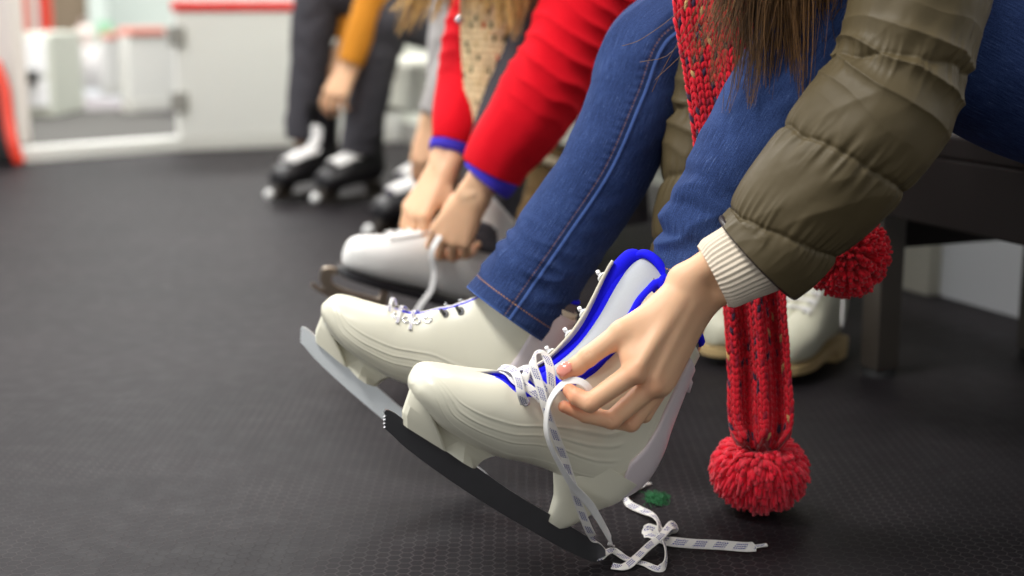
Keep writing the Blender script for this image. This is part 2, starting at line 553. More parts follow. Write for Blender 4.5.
def floor_mat():
    t = NT('hexagon_rubber')
    co = t.coord('Object')
    sp = t.n('ShaderNodeSeparateXYZ')
    t.l(co, sp.inputs[0])
    K = 1 / 0.0145
    X = t.math('MULTIPLY', sp.outputs[1], K)
    Y = t.math('MULTIPLY', sp.outputs[0], K)
    R3 = math.sqrt(3)
    def cell(ox, oy):
        ax = t.math('SUBTRACT', t.math('FRACT', t.math('ADD', X, 100.0 + ox)), 0.5)
        ay = t.math('MULTIPLY', t.math('SUBTRACT', t.math('FRACT', t.math('ADD', t.math('DIVIDE', Y, R3), 100.0 + oy)), 0.5), R3)
        return ax, ay, t.math('ADD', t.math('MULTIPLY', ax, ax), t.math('MULTIPLY', ay, ay))
    ax, ay, da = cell(0, 0)
    bx, by, db = cell(0.5, 0.5)
    k = t.math('LESS_THAN', da, db)
    ik = t.math('SUBTRACT', 1.0, k)
    gx = t.math('ABSOLUTE', t.math('ADD', t.math('MULTIPLY', ax, k), t.math('MULTIPLY', bx, ik)))
    gy = t.math('ABSOLUTE', t.math('ADD', t.math('MULTIPLY', ay, k), t.math('MULTIPLY', by, ik)))
    hd = t.math('MAXIMUM', gx, t.math('ADD', t.math('MULTIPLY', gx, 0.5), t.math('MULTIPLY', gy, R3 / 2)))
    line = t.ramp(hd, 0.43, 0.475)
    big = t.noise(1.6, 5, co)
    mid = t.noise(30, 4, co)
    base = t.mix(t.ramp(big, 0.3, 0.7), srgb(25, 23, 26), srgb(37, 34, 37))
    worn = t.ramp(t.noise(5, 5, co), 0.35, 0.7)
    base = t.mix(t.math('MULTIPLY', line, t.math('ADD', 0.10, t.math('MULTIPLY', worn, 0.42))), base, srgb(88, 80, 82))
    base = t.mix(t.math('MULTIPLY', t.ramp(mid, 0.55, 0.8), 0.12), base, srgb(80, 76, 78))
    vor = t.n('ShaderNodeTexVoronoi')
    vor.inputs['Scale'].default_value = 7.0
    t.l(co, vor.inputs['Vector'])
    speck = t.math('LESS_THAN', vor.outputs['Distance'], 0.016)
    base = t.mix(t.math('MULTIPLY', speck, 0.7), base, srgb(190, 186, 178))
    t.color(base)
    t.setp(Specular_IOR_Level=0.08)
    t.l(t.math('ADD', 0.42, t.math('MULTIPLY', mid, 0.22)), t.b.inputs['Roughness'])
    t.bump(t.math('ADD', line, t.math('MULTIPLY', t.noise(350, 3, co), 0.35)), 0.45, 0.0008)
    return t.m
M['floor'] = floor_mat()

# ------------------------------------------------------------------ the setting
BD = A3(-math.sin(math.radians(22)), math.cos(math.radians(22)), 0)   # along the bench
BN = A3(math.cos(math.radians(22)), math.sin(math.radians(22)), 0)    # from the room towards the wall

def along(o, u=BD, w=None):
    """matrix with local x along u, local z up"""
    u = nrm(u)
    z = A3(0, 0, 1)
    y = np.cross(z, u)
    m = np.eye(4)
    m[:3, 0], m[:3, 1], m[:3, 2], m[:3, 3] = u, y, z, o
    return m

b = MB()
b.box((-6, -1.5, -0.1), (4, 9, 0))
tag(b.build('floor', M['floor'], smooth=False), kind='structure')

WO = A3(0.93, 2.69, 0)
b = MB()
b.box((-3.4, -0.12, 0), (0.16, 0.0, 2.6), mat=along(WO))
tag(b.build('wall_right', M['wallwhite'], smooth=False), kind='structure')
b = MB()
b.box((0.16, -0.12, 0), (0.30, 0.03, 2.6), mat=along(WO))
tag(b.build('trim_1', simple('beige_post', srgb(196, 192, 176), 0.6), smooth=False, bevel=0.004), kind='structure')
b = MB()
b.box((0.30, -0.12, 0), (3.9, 0.0, 2.6), mat=along(WO))
tag(b.build('wall_rear', M['wall'], smooth=False), kind='structure')
b = MB()
b.box((0.3, 0.0, 0), (3.9, 0.012, 0.09), mat=along(WO))
tag(b.build('baseboard_right', simple('grey_base', srgb(150, 148, 142), 0.6), smooth=False, bevel=0.003), kind='structure')

# raised corridor beyond the white sill at the back left
S0, S1 = G(34, 162.5), G(182, 151.0)
SV = nrm(S1 - S0)
SB = A3(-SV[1], SV[0], 0)
ZP = 0.05
def corridor_pt(px, py):
    return G(px, py, ZP)
b = MB()
b.box((-1.6, 0, 0), (np.linalg.norm(S1 - S0) + 0.02, 0.1, ZP + 0.004), mat=along(S0, SV))
tag(b.build('trim_2', M['board'], smooth=False, bevel=0.004), kind='structure')
b = MB()
b.box((-3.6, 0.1, 0), (1.2, 1.75, ZP), mat=along(S0, SV))
tag(b.build('floor_mat', M['matgrey'], smooth=False), kind='structure')
b = MB()
b.box((-3.6, 1.75, 0), (1.6, 2.9, ZP + 0.002), mat=along(S0, SV))
b.box((-3.6, 3.02, 0), (1.6, 9.0, ZP + 0.002), mat=along(S0, SV))
tag(b.build('floor_corridor', M['concrete'], smooth=False), kind='structure')
b = MB()
b.box((-3.6, 2.9, 0), (1.6, 3.02, ZP + 0.03), mat=along(S0, SV))
tag(b.build('trim_3', simple('dark_strip', srgb(80, 76, 72), 0.7), smooth=False, bevel=0.004), kind='structure')
b = MB()
b.box((-9, 13.0, -0.1), (3, 13.2, 4.5))
tag(b.build('wall_back', simple('far_wall', srgb(222, 232, 222), 0.7, var=0.03, scale=1), smooth=False), kind='structure')

def rink_board(label, p0, p1, h, cap, thick=0.07, z0=0.0, hinge=False, capx=(0, 1)):
    v = p1 - p0
    L = float(np.linalg.norm(v))
    m = along(A3(p0[0], p0[1], z0), v)
    r = empty('rink_board', label, 'rink board', matrix=Matrix(m.tolist()), group=None)
    bb = MB(); bb.box((0, 0, 0.055), (L, thick, h))
    p = bb.build('panel', M['board'], r, smooth=False, bevel=0.005)
    bb = MB(); bb.box((0, -0.006, 0), (L, thick + 0.006, 0.055))
    bb.build('kick_plate', simple('kick_plate_grey', srgb(212, 211, 205), 0.5), r, smooth=False, bevel=0.004)
    bb = MB(); bb.box((L * capx[0], -0.015, h), (L * capx[1], thick + 0.015, h + 0.04))
    bb.build('cap_rail', M[cap], r, smooth=False, bevel=0.01)
    if hinge:
        for hz in (0.16, 0.42):
            bb = MB(); bb.box((-0.035, -0.02, hz), (0.035, 0.0, hz + 0.075))
            bb.tube([A3(0, -0.022, hz - 0.005), A3(0, -0.022, hz + 0.08)], 0.009, 10, (1, 0, 0))
            bb.build('hinge', M['hinge'], r, bevel=0.003, sharp=40)
    return r
q0, q1 = G(181, 151), G(286, 146.5)
qv = nrm(q1 - q0)
rink_board('large white rink board with bright red cap rail behind the black hockey skates', q0, q0 + qv * 1.15, 0.555, 'redcap', hinge=True)
c0 = corridor_pt(131, 113); c1 = corridor_pt(178, 109.5)
rink_board('lower white board with a faded red cap beyond the hinged board end', c0, c1 + (c1 - c0) * 0.1, 0.38, 'pinkcap', z0=ZP, capx=(0.02, 0.72))
c0 = corridor_pt(109, 96); c1 = corridor_pt(140, 94)
rink_board('far white board at the end of the corridor', c0, c1, 0.33, 'pinkcap', z0=ZP, capx=(0.1, .8))
# left side of the corridor
def upright(name, label, cat, px0, px1, py, h, mat, z0=ZP, dep=0.12, bev=0.006):
    p0 = G(px0, py, z0); w = px2m(px1 - px0, p0[1])
    r = empty(name, label, cat, loc=p0)
    bb = MB(); bb.box((0, 0, 0), (w, dep, h))
    return r, bb, w
p0 = corridor_pt(2, 152); p1 = corridor_pt(36, 150)
b = MB(); b.box((-1.2, 0.24, 0), (-0.01, 0.42, 2.2), mat=along(p0, A3(1, 0.05, 0)))
tag(b.build('wall_left', simple('pinkish_white_wall', srgb(232, 222, 216), 0.6), smooth=False), kind='structure')

def cabinet(label, px0, px1, py, h, d, boxed=True):
    p = corridor_pt(px0, py)
    w = px2m(px1 - px0, p[1])
    r = empty('locker_cabinet', label, 'cabinet', loc=p)
    bb = MB(); bb.box((0, 0, 0), (w, d, h)); bb.build('body', M['wall'], r, smooth=False, bevel=0.01)
    bb = MB(); bb.box((0.02, -0.02, 0.05), (w - 0.02, 0, h * 0.46)); dr = bb.build('door', M['wallwhite'], r, smooth=False, bevel=0.005)
    bb = MB(); bb.box((0.02, -0.02, h * 0.5), (w - 0.02, 0, h - 0.03)); bb.build('door', M['wallwhite'], r, smooth=False, bevel=0.005)
    return r, w
r1, w1 = cabinet('pale cabinet with a black box on its front at the left of the corridor', 18, 54, 117, 0.40, 0.5)
pb = corridor_pt(27, 117)
b = MB(); b.box((0, 0, 0), (0.075, 0.06, 0.06)); b.box((0.01, -0.012, 0.012), (0.065, 0.0, 0.048)); 
tag(b.build('switch_box', M['black'], bevel=0.006, matrix=Matrix.Translation((pb[0], pb[1] - 0.081, 0.58 - (70 - 5) / FPX * pb[1] - 0.05))), 'small black switch box on the front of the pale cabinet', 'switch box')
# red hanging banner, brown doorway panel, green bin, far visitor
def hang(name, label, cat, px0, px1, py0, py1, d, mat, th=0.04):
    a = P(px0, py1, d); w = px2m(px1 - px0, d); a[2] = ZP; h = 1.1
    bb = MB(); bb.box((0, 0, 0), (w, th, h))
    o = bb.build(name, M[mat], smooth=False, bevel=0.012, matrix=Matrix.Translation(a))
    return tag(o, label, cat)
hang('padded_post', 'red padded post rising above the pale cabinet', 'post', 40, 51, -40, 41, 9.2, 'red', 0.06)
hang('padded_post', 'pinkish padded post left of the red one', 'post', 22, 30, -40, 26, 9.4, 'pinkcap', 0.06)
p = P(52, 60, 11.5)
b = MB(); b.box((0, 0, 0), (0.36, 0.05, 1.6)); 
tag(b.build('door_1', M['brown'], smooth=False, bevel=0.01, matrix=Matrix.Translation((p[0], p[1], 0.05))), kind='structure')
p = P(90, 60, 11.4)
b = MB(); b.box((0, 0, 0), (0.16, 0.08, 1.6))
tag(b.build('trim_4', simple('greenish_frame', srgb(206, 216, 208), 0.5), smooth=False, bevel=0.01, matrix=Matrix.Translation((p[0], p[1], 0.05))), kind='structure')
p = P(99, 43, 11.4)
b = MB(); b.box((0, -0.03, 0), (0.12, 0.0, 0.16)); b.box((0.015, -0.036, 0.02), (0.105, -0.03, 0.14))
tag(b.build('sign', M['green'], smooth=False, bevel=0.008, matrix=Matrix.Translation((p[0], 11.4 - .002, p[2]))), 'small green panel on the pale frame at the end of the corridor', 'sign')

# white covered heap at the end of the corridor with a tied sack on it
hp0 = corridor_pt(58, 89)
hw = px2m(54, hp0[1])
lev = []
for t in np.linspace(0, 1, 18):
    k = (1 - t ** 2.6 * .55)
    a = np.linspace(0, 2 * PI, 48, endpoint=False)
    rr_ = 1 + .05 * np.sin(a * 5 + 2 * t) + .03 * np.sin(a * 11)
    lev.append(np.stack([hw / 2 * k * rr_ * np.sign(np.cos(a)) * np.abs(np.cos(a)) ** .6, .22 * k * rr_ * np.sign(np.sin(a)) * np.abs(np.sin(a)) ** .6, np.full(48, .27 * t)], 1))
mb = MB(); mb.grid(np.array(lev), True, True, True)
tag(mb.build('covered_crate', simple('grey_white_sheet', srgb(196, 194, 192), .9), matrix=Matrix.Translation((hp0[0] + hw / 2, hp0[1] + .22, ZP))), 'crate under a white sheet at the far end of the corridor', 'crate')
sk = A3(hp0[0] + hw * .36, hp0[1] + .22, ZP + .27)
r = empty('sack', 'pale tied sack lying on the white covered crate', 'sack', loc=sk)
prof_ = spline(np.array([(.050, 0), (.066, .03), (.064, .08), (.045, .12), (.018, .142), (.016, .15), (.034, .172)]), 30)
a = np.linspace(0, 2 * PI, 32, endpoint=False)
mb = MB(); mb.grid(np.stack([np.stack([q[0] * (1 + .06 * np.sin(a * 6)) * np.cos(a), q[0] * (1 + .06 * np.sin(a * 6)) * np.sin(a), np.full(32, q[1])], 1) for q in prof_]), True, True, True)
mb.build('bag', simple('pale_sackcloth', srgb(226, 214, 206), .9), r)
mb = MB(); mb.tube(np.stack([.019 * np.cos(np.linspace(0, 2 * PI, 24)), .019 * np.sin(np.linspace(0, 2 * PI, 24)), np.full(24, .146)], 1), .004, 8, (0, 0, 1), False); mb.build('tie', M['greydenim'], r)

# red-edged black pad at the left edge
bp = G(6, 166)
r = empty('barrier_pad', 'black padded barrier with a bent red edge at the far left of the room', 'pad', loc=bp)
path = spline([P(-6, 62, 5.3), P(4, 90, 5.28), P(8, 120, 5.25), P(13, 145, 5.22), P(20, 164, 5.22)], 30)
b = MB(); b.tube(path, 0.022, 12, (0, 1, 0)); b.build('red_edge', M['red'], r).matrix_parent_inverse = Matrix.Translation(bp).inverted()
g = np.stack([path + A3(-0.28, 0.0, 0), path + A3(-0.28, 0.12, 0), path + A3(-0.012, 0.12, 0), path + A3(-0.012, -0.01, 0)], 1)
b = MB(); b.grid(g, True, True, True); b.build('pad', M['black_rubber'], r, smooth=False, bevel=0.015).matrix_parent_inverse = Matrix.Translation(bp).inverted()

# ------------------------------------------------------------------ the bench
BO = A3(0.569, 2.20, 0)           # foot of the visible front leg
def make_bench(label, a, b, legs, board, end_frame):
    ben = empty('bench', label, 'bench', matrix=Matrix(along(BO + BD * a).tolist()), group='benches along the wall')
    L = b - a
    # local x along the bench (away from the camera), local y towards the room, z up
    def bbox(name, lo, hi, mat, bev=0.004, par=ben):
        bb = MB(); bb.box(lo, hi)
        return bb.build(name, M[mat], par, smooth=False, bevel=bev)
    for k in range(3):
        bbox('seat_plank', (0, -0.36 + k * 0.130, 0.365), (L, -0.36 + k * 0.130 + 0.123, 0.40), board, 0.006)
    bbox('apron', (0, 0.0, 0.265), (L, 0.022, 0.365), board)
    bbox('apron', (0, -0.352, 0.285), (L, -0.33, 0.365), board)
    for x in legs:
        x -= a
        for y in (-0.02, -0.335):
            bb = MB(); bb.box((x - 0.022, y - 0.022, 0.012), (x + 0.022, y + 0.022, 0.365))
            lg = bb.build('leg', M['bench_metal'], ben, smooth=False, bevel=0.003)
            bb = MB(); bb.tube([A3(x, y, 0.0), A3(x, y, 0.012)], [0.028, 0.024], 16, (1, 0, 0)); bb.build('foot', M['black_rubber'], lg, sharp=40)
        bbox('cross_board', (x - 0.012, -0.335, 0.205), (x + 0.012, -0.02, 0.365), board)
    if end_frame:
        bbox('stretcher', (0.62 - a, -0.335, 0.045), (0.66 - a, -0.02, 0.085), 'hinge', 0.003)
    return ben
make_bench('long dark brown bench that the person in the olive jacket sits on', -1.5, 0.93, (-1.2, 0.0, 0.64), 'bench', True)
make_bench('pale bench further along, behind the people in red and charcoal', 0.96, 3.2, (1.1, 2.1, 3.05), 'bench_pale', False)
# ------------------------------------------------------------------ skates
def boot_grid(rows, n, m, inset=0.0, grooves=None, i0=0.0, i1=1.0, flare=False):
    q = spline(rows, 400)
    sel = np.linspace(i0, i1, n) * 399
    q = np.stack([np.interp(sel, np.arange(400), q[:, j]) for j in range(q.shape[1])], 1)
    T = np.stack([q[:, 0], np.zeros(n), q[:, 1]], 1)
    B = np.stack([q[:, 2], np.zeros(n), q[:, 3]], 1)
    c, hv = (T + B) / 2, (T - B) / 2
    ha = np.sqrt((hv ** 2).sum(1)) + 1e-9
    hd = hv / ha[:, None]
    w = q[:, 4]
    et, eb = q[:, 5:6], q[:, 6:7]
    pn, pf = np.radians(q[:, 7:8]), np.radians(q[:, 8:9])
    u = np.linspace(0, 1, m)[None, :]
    ph = pn + (2 * PI - pf - pn) * u
    cp, sp = np.cos(ph), np.sin(ph)
    e = np.where(cp > 0, np.where((sp < 0) & flare, et * .66, et), eb)
    cz = np.sign(cp) * np.abs(cp) ** e
    sy = np.sign(sp) * np.abs(sp) ** e
    g = c[:, None] + hd[:, None] * ((ha - inset)[:, None] * cz)[..., None]
    g[..., 1] += (w - inset)[:, None] * sy
    if flare:
        ramp = np.clip((np.linspace(i0, i1, n) - .5) / .5, 0, 1)[:, None]
        g[..., 0] += .010 * ramp * np.where(sp < 0, np.clip(cp, 0, 1) ** 2, 0)
    if grooves is not None:
        d = hd[:, None] * cp[..., None]
        d[..., 1] += sp
        g = g + d * grooves(np.linspace(i0, i1, n)[:, None], ph)[..., None]
    return g

def quadstrip(mb, A, B, uv=None):
    g = np.stack([A, B], 1)
    mb.grid(g, False)

def ribbon(mb, pts, normals, width, th=0.0011, n=None, v0=0.0, taper=None):
    k = len(pts)
    n = n or max(24, int(k * 12))
    q = spline(np.concatenate([np.asarray(pts, float), np.broadcast_to(np.asarray(normals, float), (k, 3))], 1), n)
    c, nn = q[:, :3], nrm(q[:, 3:6])
    t = nrm(np.gradient(c, axis=0))
    side = nrm(np.cross(t, nn))
    nn = np.cross(side, t)
    L = np.concatenate([[0], np.cumsum(np.sqrt(((c[1:] - c[:-1]) ** 2).sum(1)))]) + v0
    prof = [(-.5, 0), (-.46, .5), (-.3, .5), (-.15, .5), (0, .5), (.15, .5), (.3, .5), (.46, .5), (.5, 0), (.46, -.5), (.15, -.5), (-.15, -.5), (-.46, -.5)]
    us = np.array([p[0] + .5 for p in prof])
    w = np.full(n, width) if taper is None else width * taper(np.linspace(0, 1, n))
    tt = np.full(n, th) if taper is None else np.maximum(th, 0.003 * (1 - taper(np.linspace(0, 1, n))))
    g = np.stack([c + side * (w * p[0])[:, None] + nn * (tt * p[1])[:, None] for p in prof], 1)
    uv = np.stack(np.broadcast_arrays(us[None, :], L[:, None]), -1)
    mb.grid(g, True, True, True, uv)
    return L[-1]

def sk_frame(O, yaw, pitch, roll=0.0):
    t = A3(-math.cos(yaw), -math.sin(yaw), 0)
    n = A3(math.sin(yaw), -math.cos(yaw), 0)
    z = A3(0, 0, 1)
    ex = t * math.cos(pitch) + z * math.sin(pitch)
    ez = -t * math.sin(pitch) + z * math.cos(pitch)
    ey = n * math.cos(roll) + ez * math.sin(roll)
    ez = -n * math.sin(roll) + ez * math.cos(roll)
    m = np.eye(4)
    m[:3, 0], m[:3, 1], m[:3, 2], m[:3, 3] = ex, ey, ez, O
    return m

def local_of(m):
    mi = np.linalg.inv(m)
    return lambda p: np.asarray(p, float) @ mi[:3, :3].T + mi[:3, 3]

def on_plane(m, off):
    """(px, py) -> world point on the skate's own upright plane, off metres towards its outer side"""
    n, o = m[:3, 1], m[:3, 3] + m[:3, 1] * off
    def f(px, py, extra=0.0):
        oo = o + n * extra
        r = ray(px, py)
        return EYE + r * np.dot(oo - EYE, n) / np.dot(r, n)
    return f

#        Ts     Tz     Bs     Bz     w     et   eb   near far (half opening angles)
SHELL = [
    (.2945, .058, .2935, .050, .010, 1.0, 1.0, 0, 0),
    (.2900, .0715, .2860, .043, .028, .95, .9, 0, 0),
    (.2780, .0795, .272, .037, .038, .95, .8, 0, 0),
    (.2570, .0880, .250, .031, .0440, .95, .75, 0, 0),
    (.2390, .0955, .225, .030, .0465, .95, .75, 0, 0),
    (.2230, .1035, .200, .031, .0460, .95, .78, 16, 6),
    (.2080, .1110, .172, .035, .0440, 1.0, .8, 42, 18),
    (.1950, .1210, .143, .044, .0410, 1.0, .85, 48, 20),
    (.1830, .1360, .112, .050, .0385, 1.0, .85, 47, 18),
    (.1760, .1520, .080, .052, .0365, 1.0, .85, 48, 16),
    (.1720, .1680, .050, .056, .0345, 1.0, .9, 48, 15),
    (.1690, .1830, .025, .069, .0335, 1.0, .95, 48, 15),
    (.1680, .1960, .0135, .095, .0335, 1.0, 1.0, 48, 15),
    (.1675, .2080, .0155, .125, .0350, 1.0, 1.0, 48, 15),
    (.1680, .2240, .0240, .152, .0370, 1.0, 1.0, 48, 15),
    (.1690, .2420, .0330, .185, .0395, 1.0, 1.0, 48, 15),
    (.1695, .2580, .0400, .213, .0410, 1.0, 1.0, 48, 15),
    (.1690, .2660, .0430, .232, .0420, 1.0, 1.0, 50, 15),
]

def gs(x, s):
    return np.exp(-(x / s) ** 2)

def plastic_skate(name, label, mtx, near_lo, closed=False):
    root = empty(name, label, 'ice skate', matrix=Matrix(mtx.tolist()), group='cream rental skates')
    rows = [list(r) for r in SHELL]
    if closed:
        for k, r in enumerate(rows):
            r[7] *= 0.42; r[8] *= 0.9
            if k > 8:
                r[0] -= .0032 * (k - 8); r[1] -= .0052 * (k - 8)
    cum = np.concatenate([[0], np.cumsum([math.dist(rows[k][:3], rows[k + 1][:3]) for k in range(len(rows) - 1)])])
    cum /= cum[-1]
    def tof(k):
        return float(np.interp(k, np.arange(len(rows)), cum))
    def grooves(t, ph):
        d = np.degrees(np.where(ph > PI, 2 * PI - ph, ph))
        k = np.interp(t, cum, np.arange(len(rows)))
        out = 0
        for angs, kend in (((22, 50, 84, 88, 92, 105), 11.6), ((30, 60, 94, 97, 101, 110), 11.4), ((40, 72, 105, 109, 113, 118), 11.0), ((60, 92, 124, 136, 130, 117), 13.5)):
            a = spline(np.array([(q, w_ / 20.0) for q, w_ in zip((1.0, 1.8, 3.2, 8.0, 10.0, 13.0), angs)]), 120)
            a = np.interp(k, a[:, 0], a[:, 1] * 20.0)
            amp = np.clip((k - 1.3) / .9, 0, 1) * np.clip((kend - k) / .4, 0, 1)
            out = out + amp * (gs(d - a, 1.3) * 0.0006 - gs(d - a - 2.2, 1.4) * 0.0003)
        return out
    g = boot_grid(rows, 220, 290, 0.0, grooves, flare=not closed)
    mb = MB(); mb.grid(g, False, flip=True)
    # close the toe
    k = g.shape[1]
    cen = g[0].mean(0)
    mb.add(np.concatenate([g[0], cen[None]]), [(j + 1, j, k) for j in range(k - 1)])
    sh = mb.build('boot_shell', M['shell'], root, merge=True, solid=0.003)
    # padded inner boot with a blue rolled edge
    lrows = [r[:8] + [r[8] + (14 if not closed else 0)] for r in rows]
    g2 = boot_grid(lrows, 70, 80, 0.0042, None, tof(4.9), 1.0)
    ext = g2[-1:] + A3(0.004, 0, 0.012)
    top = np.concatenate([g2, ext])
    mb = MB(); mb.grid(top, False, flip=True)
    li = mb.build('liner', M['liner'], root, merge=True, solid=0.004)
    edge = np.concatenate([top[::1, 0], top[-1, 1:-1], top[::-1, -1]])
    edge = spline(edge[::3], 200)
    mb = MB(); mb.tube(edge, 0.0048 if not closed else 0.0028, 10, (0, 1, 0)); mb.build('rolled_edge', M['blue'], li)
    # eyelets along both edges, hooks up the far flap
    gg = boot_grid(rows, 150, 150, flare=not closed)
    def ring(mb, c, nor, R, r):
        nor = nrm(nor); u = nrm(np.cross(nor, A3(0.3, 0.2, 1))); w = np.cross(nor, u)
        a = np.linspace(0, 2 * PI, 20, endpoint=False); bq = np.linspace(0, 2 * PI, 8, endpoint=False)
        gq = np.zeros((21, 8, 3))
        for i in range(21):
            dd = u * math.cos(a[i % 20]) + w * math.sin(a[i % 20])
            gq[i] = c + dd * R + (dd[None] * np.cos(bq)[:, None] + nor[None] * np.sin(bq)[:, None]) * r
        mb.grid(gq, True)
    near_eyelets = []
    if not closed:
        W = gg @ mtx[:3, :3].T + mtx[:3, 3] - EYE
        zc = W[..., 1] * CT - W[..., 2] * ST
        PX, PY = 512 + FPX * W[..., 0] / zc, 288 - FPX * (W[..., 1] * ST + W[..., 2] * CT) / zc
        for ex_, ey_ in ((524.5, 402), (547, 401), (568, 392)):
            D = (PX - ex_) ** 2 + (PY - ey_) ** 2 + 1e6 * (gg[..., 1] < .01)
            D[:4] = D[-4:] = 1e9; D[:, :4] = 1e9; D[:, -4:] = 1e9
            near_eyelets.append(tuple(int(q) for q in np.unravel_index(np.argmin(D), D.shape)))
    for t in [tof(q) for q in ((6.3, 7.1, 7.9) if not closed else (5.6, 6.3, 7.0, 7.7))]:
        i0_ = int(t * 149)
        for col_, sgn in ((9, 1), (-10, -1)):
            i = i0_
            if sgn > 0 and not closed:
                i, col_ = near_eyelets.pop(0)
            c = gg[i, col_]
            nor = nrm(np.cross(gg[i + 2, col_] - gg[i - 2, col_], gg[i, col_ + 2] - gg[i, col_ - 2]))
            if nor[1] * sgn < 0:
                nor = -nor
            mb = MB(); ring(mb, c + nor * 0.0004, nor, 0.0042, 0.0013)
            dd = MB()
            mb.build('eyelet', M['chrome'], root)
    for t in [tof(q) for q in ((9.2, 10.9, 13.0, 15.4) if not closed else (8.8, 10.2))]:
        i = int(t * 149)
        for col_, sgn in ((5, 1), (-6, -1)):
            c = gg[i, col_]
            nor = A3(0.55, 0.8 * sgn, 0.1)
            if sgn > 0 and not closed:
                continue
            mb = MB()
            mb.tube([c - nor * .001, c + nor * 0.003, c + nor * 0.0045 + A3(0.0025, 0, 0.001), c + nor * 0.0035 + A3(0.005, 0, 0.002)], [0.0030, 0.0020, 0.0024, 0.0022], 10, (0, 0, 1))
            mb.tube([c - nor * 0.0008, c + nor * 0.0012], 0.0055, 14, (0, 0, 1))
            mb.build('lace_hook', M['white_plastic'] if not closed else M['blade_dark'], root, sharp=50)
    # heel clip wrapping the back
    rr = [r[:7] + [0, 0] for r in rows]
    g3 = boot_grid(rr, 200, 181, -0.0030)
    i0, i1 = int(tof(10.4) * 199), int((tof(16.6) if not closed else 1.0) * 199)
    G3 = g3[i0:i1]
    nrows = len(G3)
    out = []
    for i in range(nrows):
        t = i / (nrows - 1)
        half = (6 + 24 * min(1, t / 0.25) ** 0.6 - 5 * max(0, t - .3)) * (1.35 if closed else 1)
        idx = np.linspace(90 - half, 90 + half, 31)
        out.append(np.stack([np.interp(idx, np.arange(G3.shape[1]), G3[i, :, j]) for j in range(3)], 1))
    out = np.array(out)
    mb = MB(); mb.grid(out, False, flip=True)
    hc = mb.build('heel_clip', M['clip'], root, merge=True, solid=0.0035)
    e = out[-3, 15]
    mb = MB(); mb.tube([e + A3(0.004, 0, 0), e + A3(-0.005, 0, -0.004), e + A3(-0.010, 0, -0.012)], [0.006, 0.004, 0.0015], 10, (0, 1, 0)); mb.build('release_tab', M['clip'], hc)
    # moulded front holder: a wedge with a flared front plate, a thin web and a rear rib
    lev = []
    for t in np.linspace(0, 1, 30):
        z = 0.012 + t * 0.034
        sf = np.interp(t, [0, .3, 1], [.2755, .283, .2895])
        sw = .229 + .052 * t ** 1.1
        wp = .0135 + .0105 * t
        ww = .0060 + .004 * t + .026 * max(0, t - .35) ** 1.5
        rt = min(1, t / .5)
        wr = max(ww, (.019 + .004 * t) * (1 - rt) + (ww) * rt)
        rm = .206 + .005 * rt
        ra, rb_ = .0155 * (1 - rt) + .006, .019 * (1 - rt) + .012
        sr = .183 - .020 * t * t
        half = [(sf, 0), (sf - .0008, .0035), (sf - .004, .0075), (sw + (sf - sw) * .35, .0075 + (wp - .0075) * .72), (sw, wp), (sw - .0035, wp * .93), (sw - .0045, ww * 1.05), (max(rm + ra + .001, sw - .010) if sw - .010 > rm + ra else rm + ra + .001, ww), (rm + ra, ww), (rm, wr), (rm - rb_ * .4, wr * .85 + ww * .15), (sr + .003, ww * .9), (sr, 0)]
        xs_ = [q[0] for q in half]
        for q in range(1, len(xs_)):
            xs_[q] = min(xs_[q], xs_[q - 1] - .0002)
        half = [(x, q[1]) for x, q in zip(xs_, half)]
        lev.append([(a, y, z) for a, y in half] + [(a, -y, z) for a, y in half[-2:0:-1]])
    mb = MB(); mb.grid(np.array(lev), True, True, True, flip=True)
    mb.build('front_holder', M['shell'], root, sharp=22)
    lev = []
    for t in np.linspace(0, 1, 24):
        z = 0.006 + t * 0.080
        fx_ = np.interp(z, [.006, .03, .05, .062, .086], [.082, .090, .104, .113, .120])
        rx_ = np.interp(z, [.006, .018, .038, .061, .086], [.057, .051, .044, .030, .024])
        w = np.interp(z, [.006, .012, .038, .055, .086], [.0075, .011, .016, .026, .0300])
        a = np.linspace(0, 2 * PI, 36, endpoint=False)
        x = (fx_ + rx_) / 2 + (fx_ - rx_) / 2 * np.sign(np.cos(a)) * np.abs(np.cos(a)) ** .6
        y = w * np.sign(np.sin(a)) * np.abs(np.sin(a)) ** .6
        zz_ = z + (.010 * (1 - t) ** 3) * np.clip((.066 - x) / .012, -.2, 1)
        lev.append(np.stack([x, y, zz_], 1))
    mb = MB(); mb.grid(np.array(lev), True, True, True)
    mb.build('rear_holder', M['shell'], root, sharp=50)
    # blade with a rockered edge and a toe pick
    bot = [(.004, -.001), (.010, -.008), (.037, -.012), (.083, -.0135), (.130, -.014), (.176, -.013), (.225, -.010), (.262, -.006), (.281, -.002)]
    bot = spline(np.array(bot), 50)
    pick = [(.290, -.0005), (.2885, .0015), (.2925, .0025), (.291, .0045), (.2945, .0055), (.293, .0075), (.2965, .0085), (.295, .0105), (.2985, .012), (.299, .0155), (.296, .017)]
    topl = spline(np.array([(.288, .0175), (.277, .0165), (.23, .0145), (.186, .0135), (.133, .0105), (.074, .011), (.02, .011), (.008, .0095), (.003, .004)]), 50)
    prof = np.array(list(map(tuple, bot)) + pick + list(map(tuple, topl)))
    n_ = len(prof)
    hv = 0.0019
    ga = np.stack([prof[:, 0], np.full(n_, -hv), prof[:, 1]], 1)
    gb = np.stack([prof[:, 0], np.full(n_, hv), prof[:, 1]], 1)
    mb = MB(); mb.add(np.concatenate([ga, gb]), [tuple(range(n_)), tuple(range(2 * n_ - 1, n_ - 1, -1))] + [(i, n_ + i, n_ + (i + 1) % n_, (i + 1) % n_) for i in range(n_)])
    mb.build('blade', M['blade_dark'] if not closed else M['blade_lit'], root, smooth=False, merge=True)
    return root

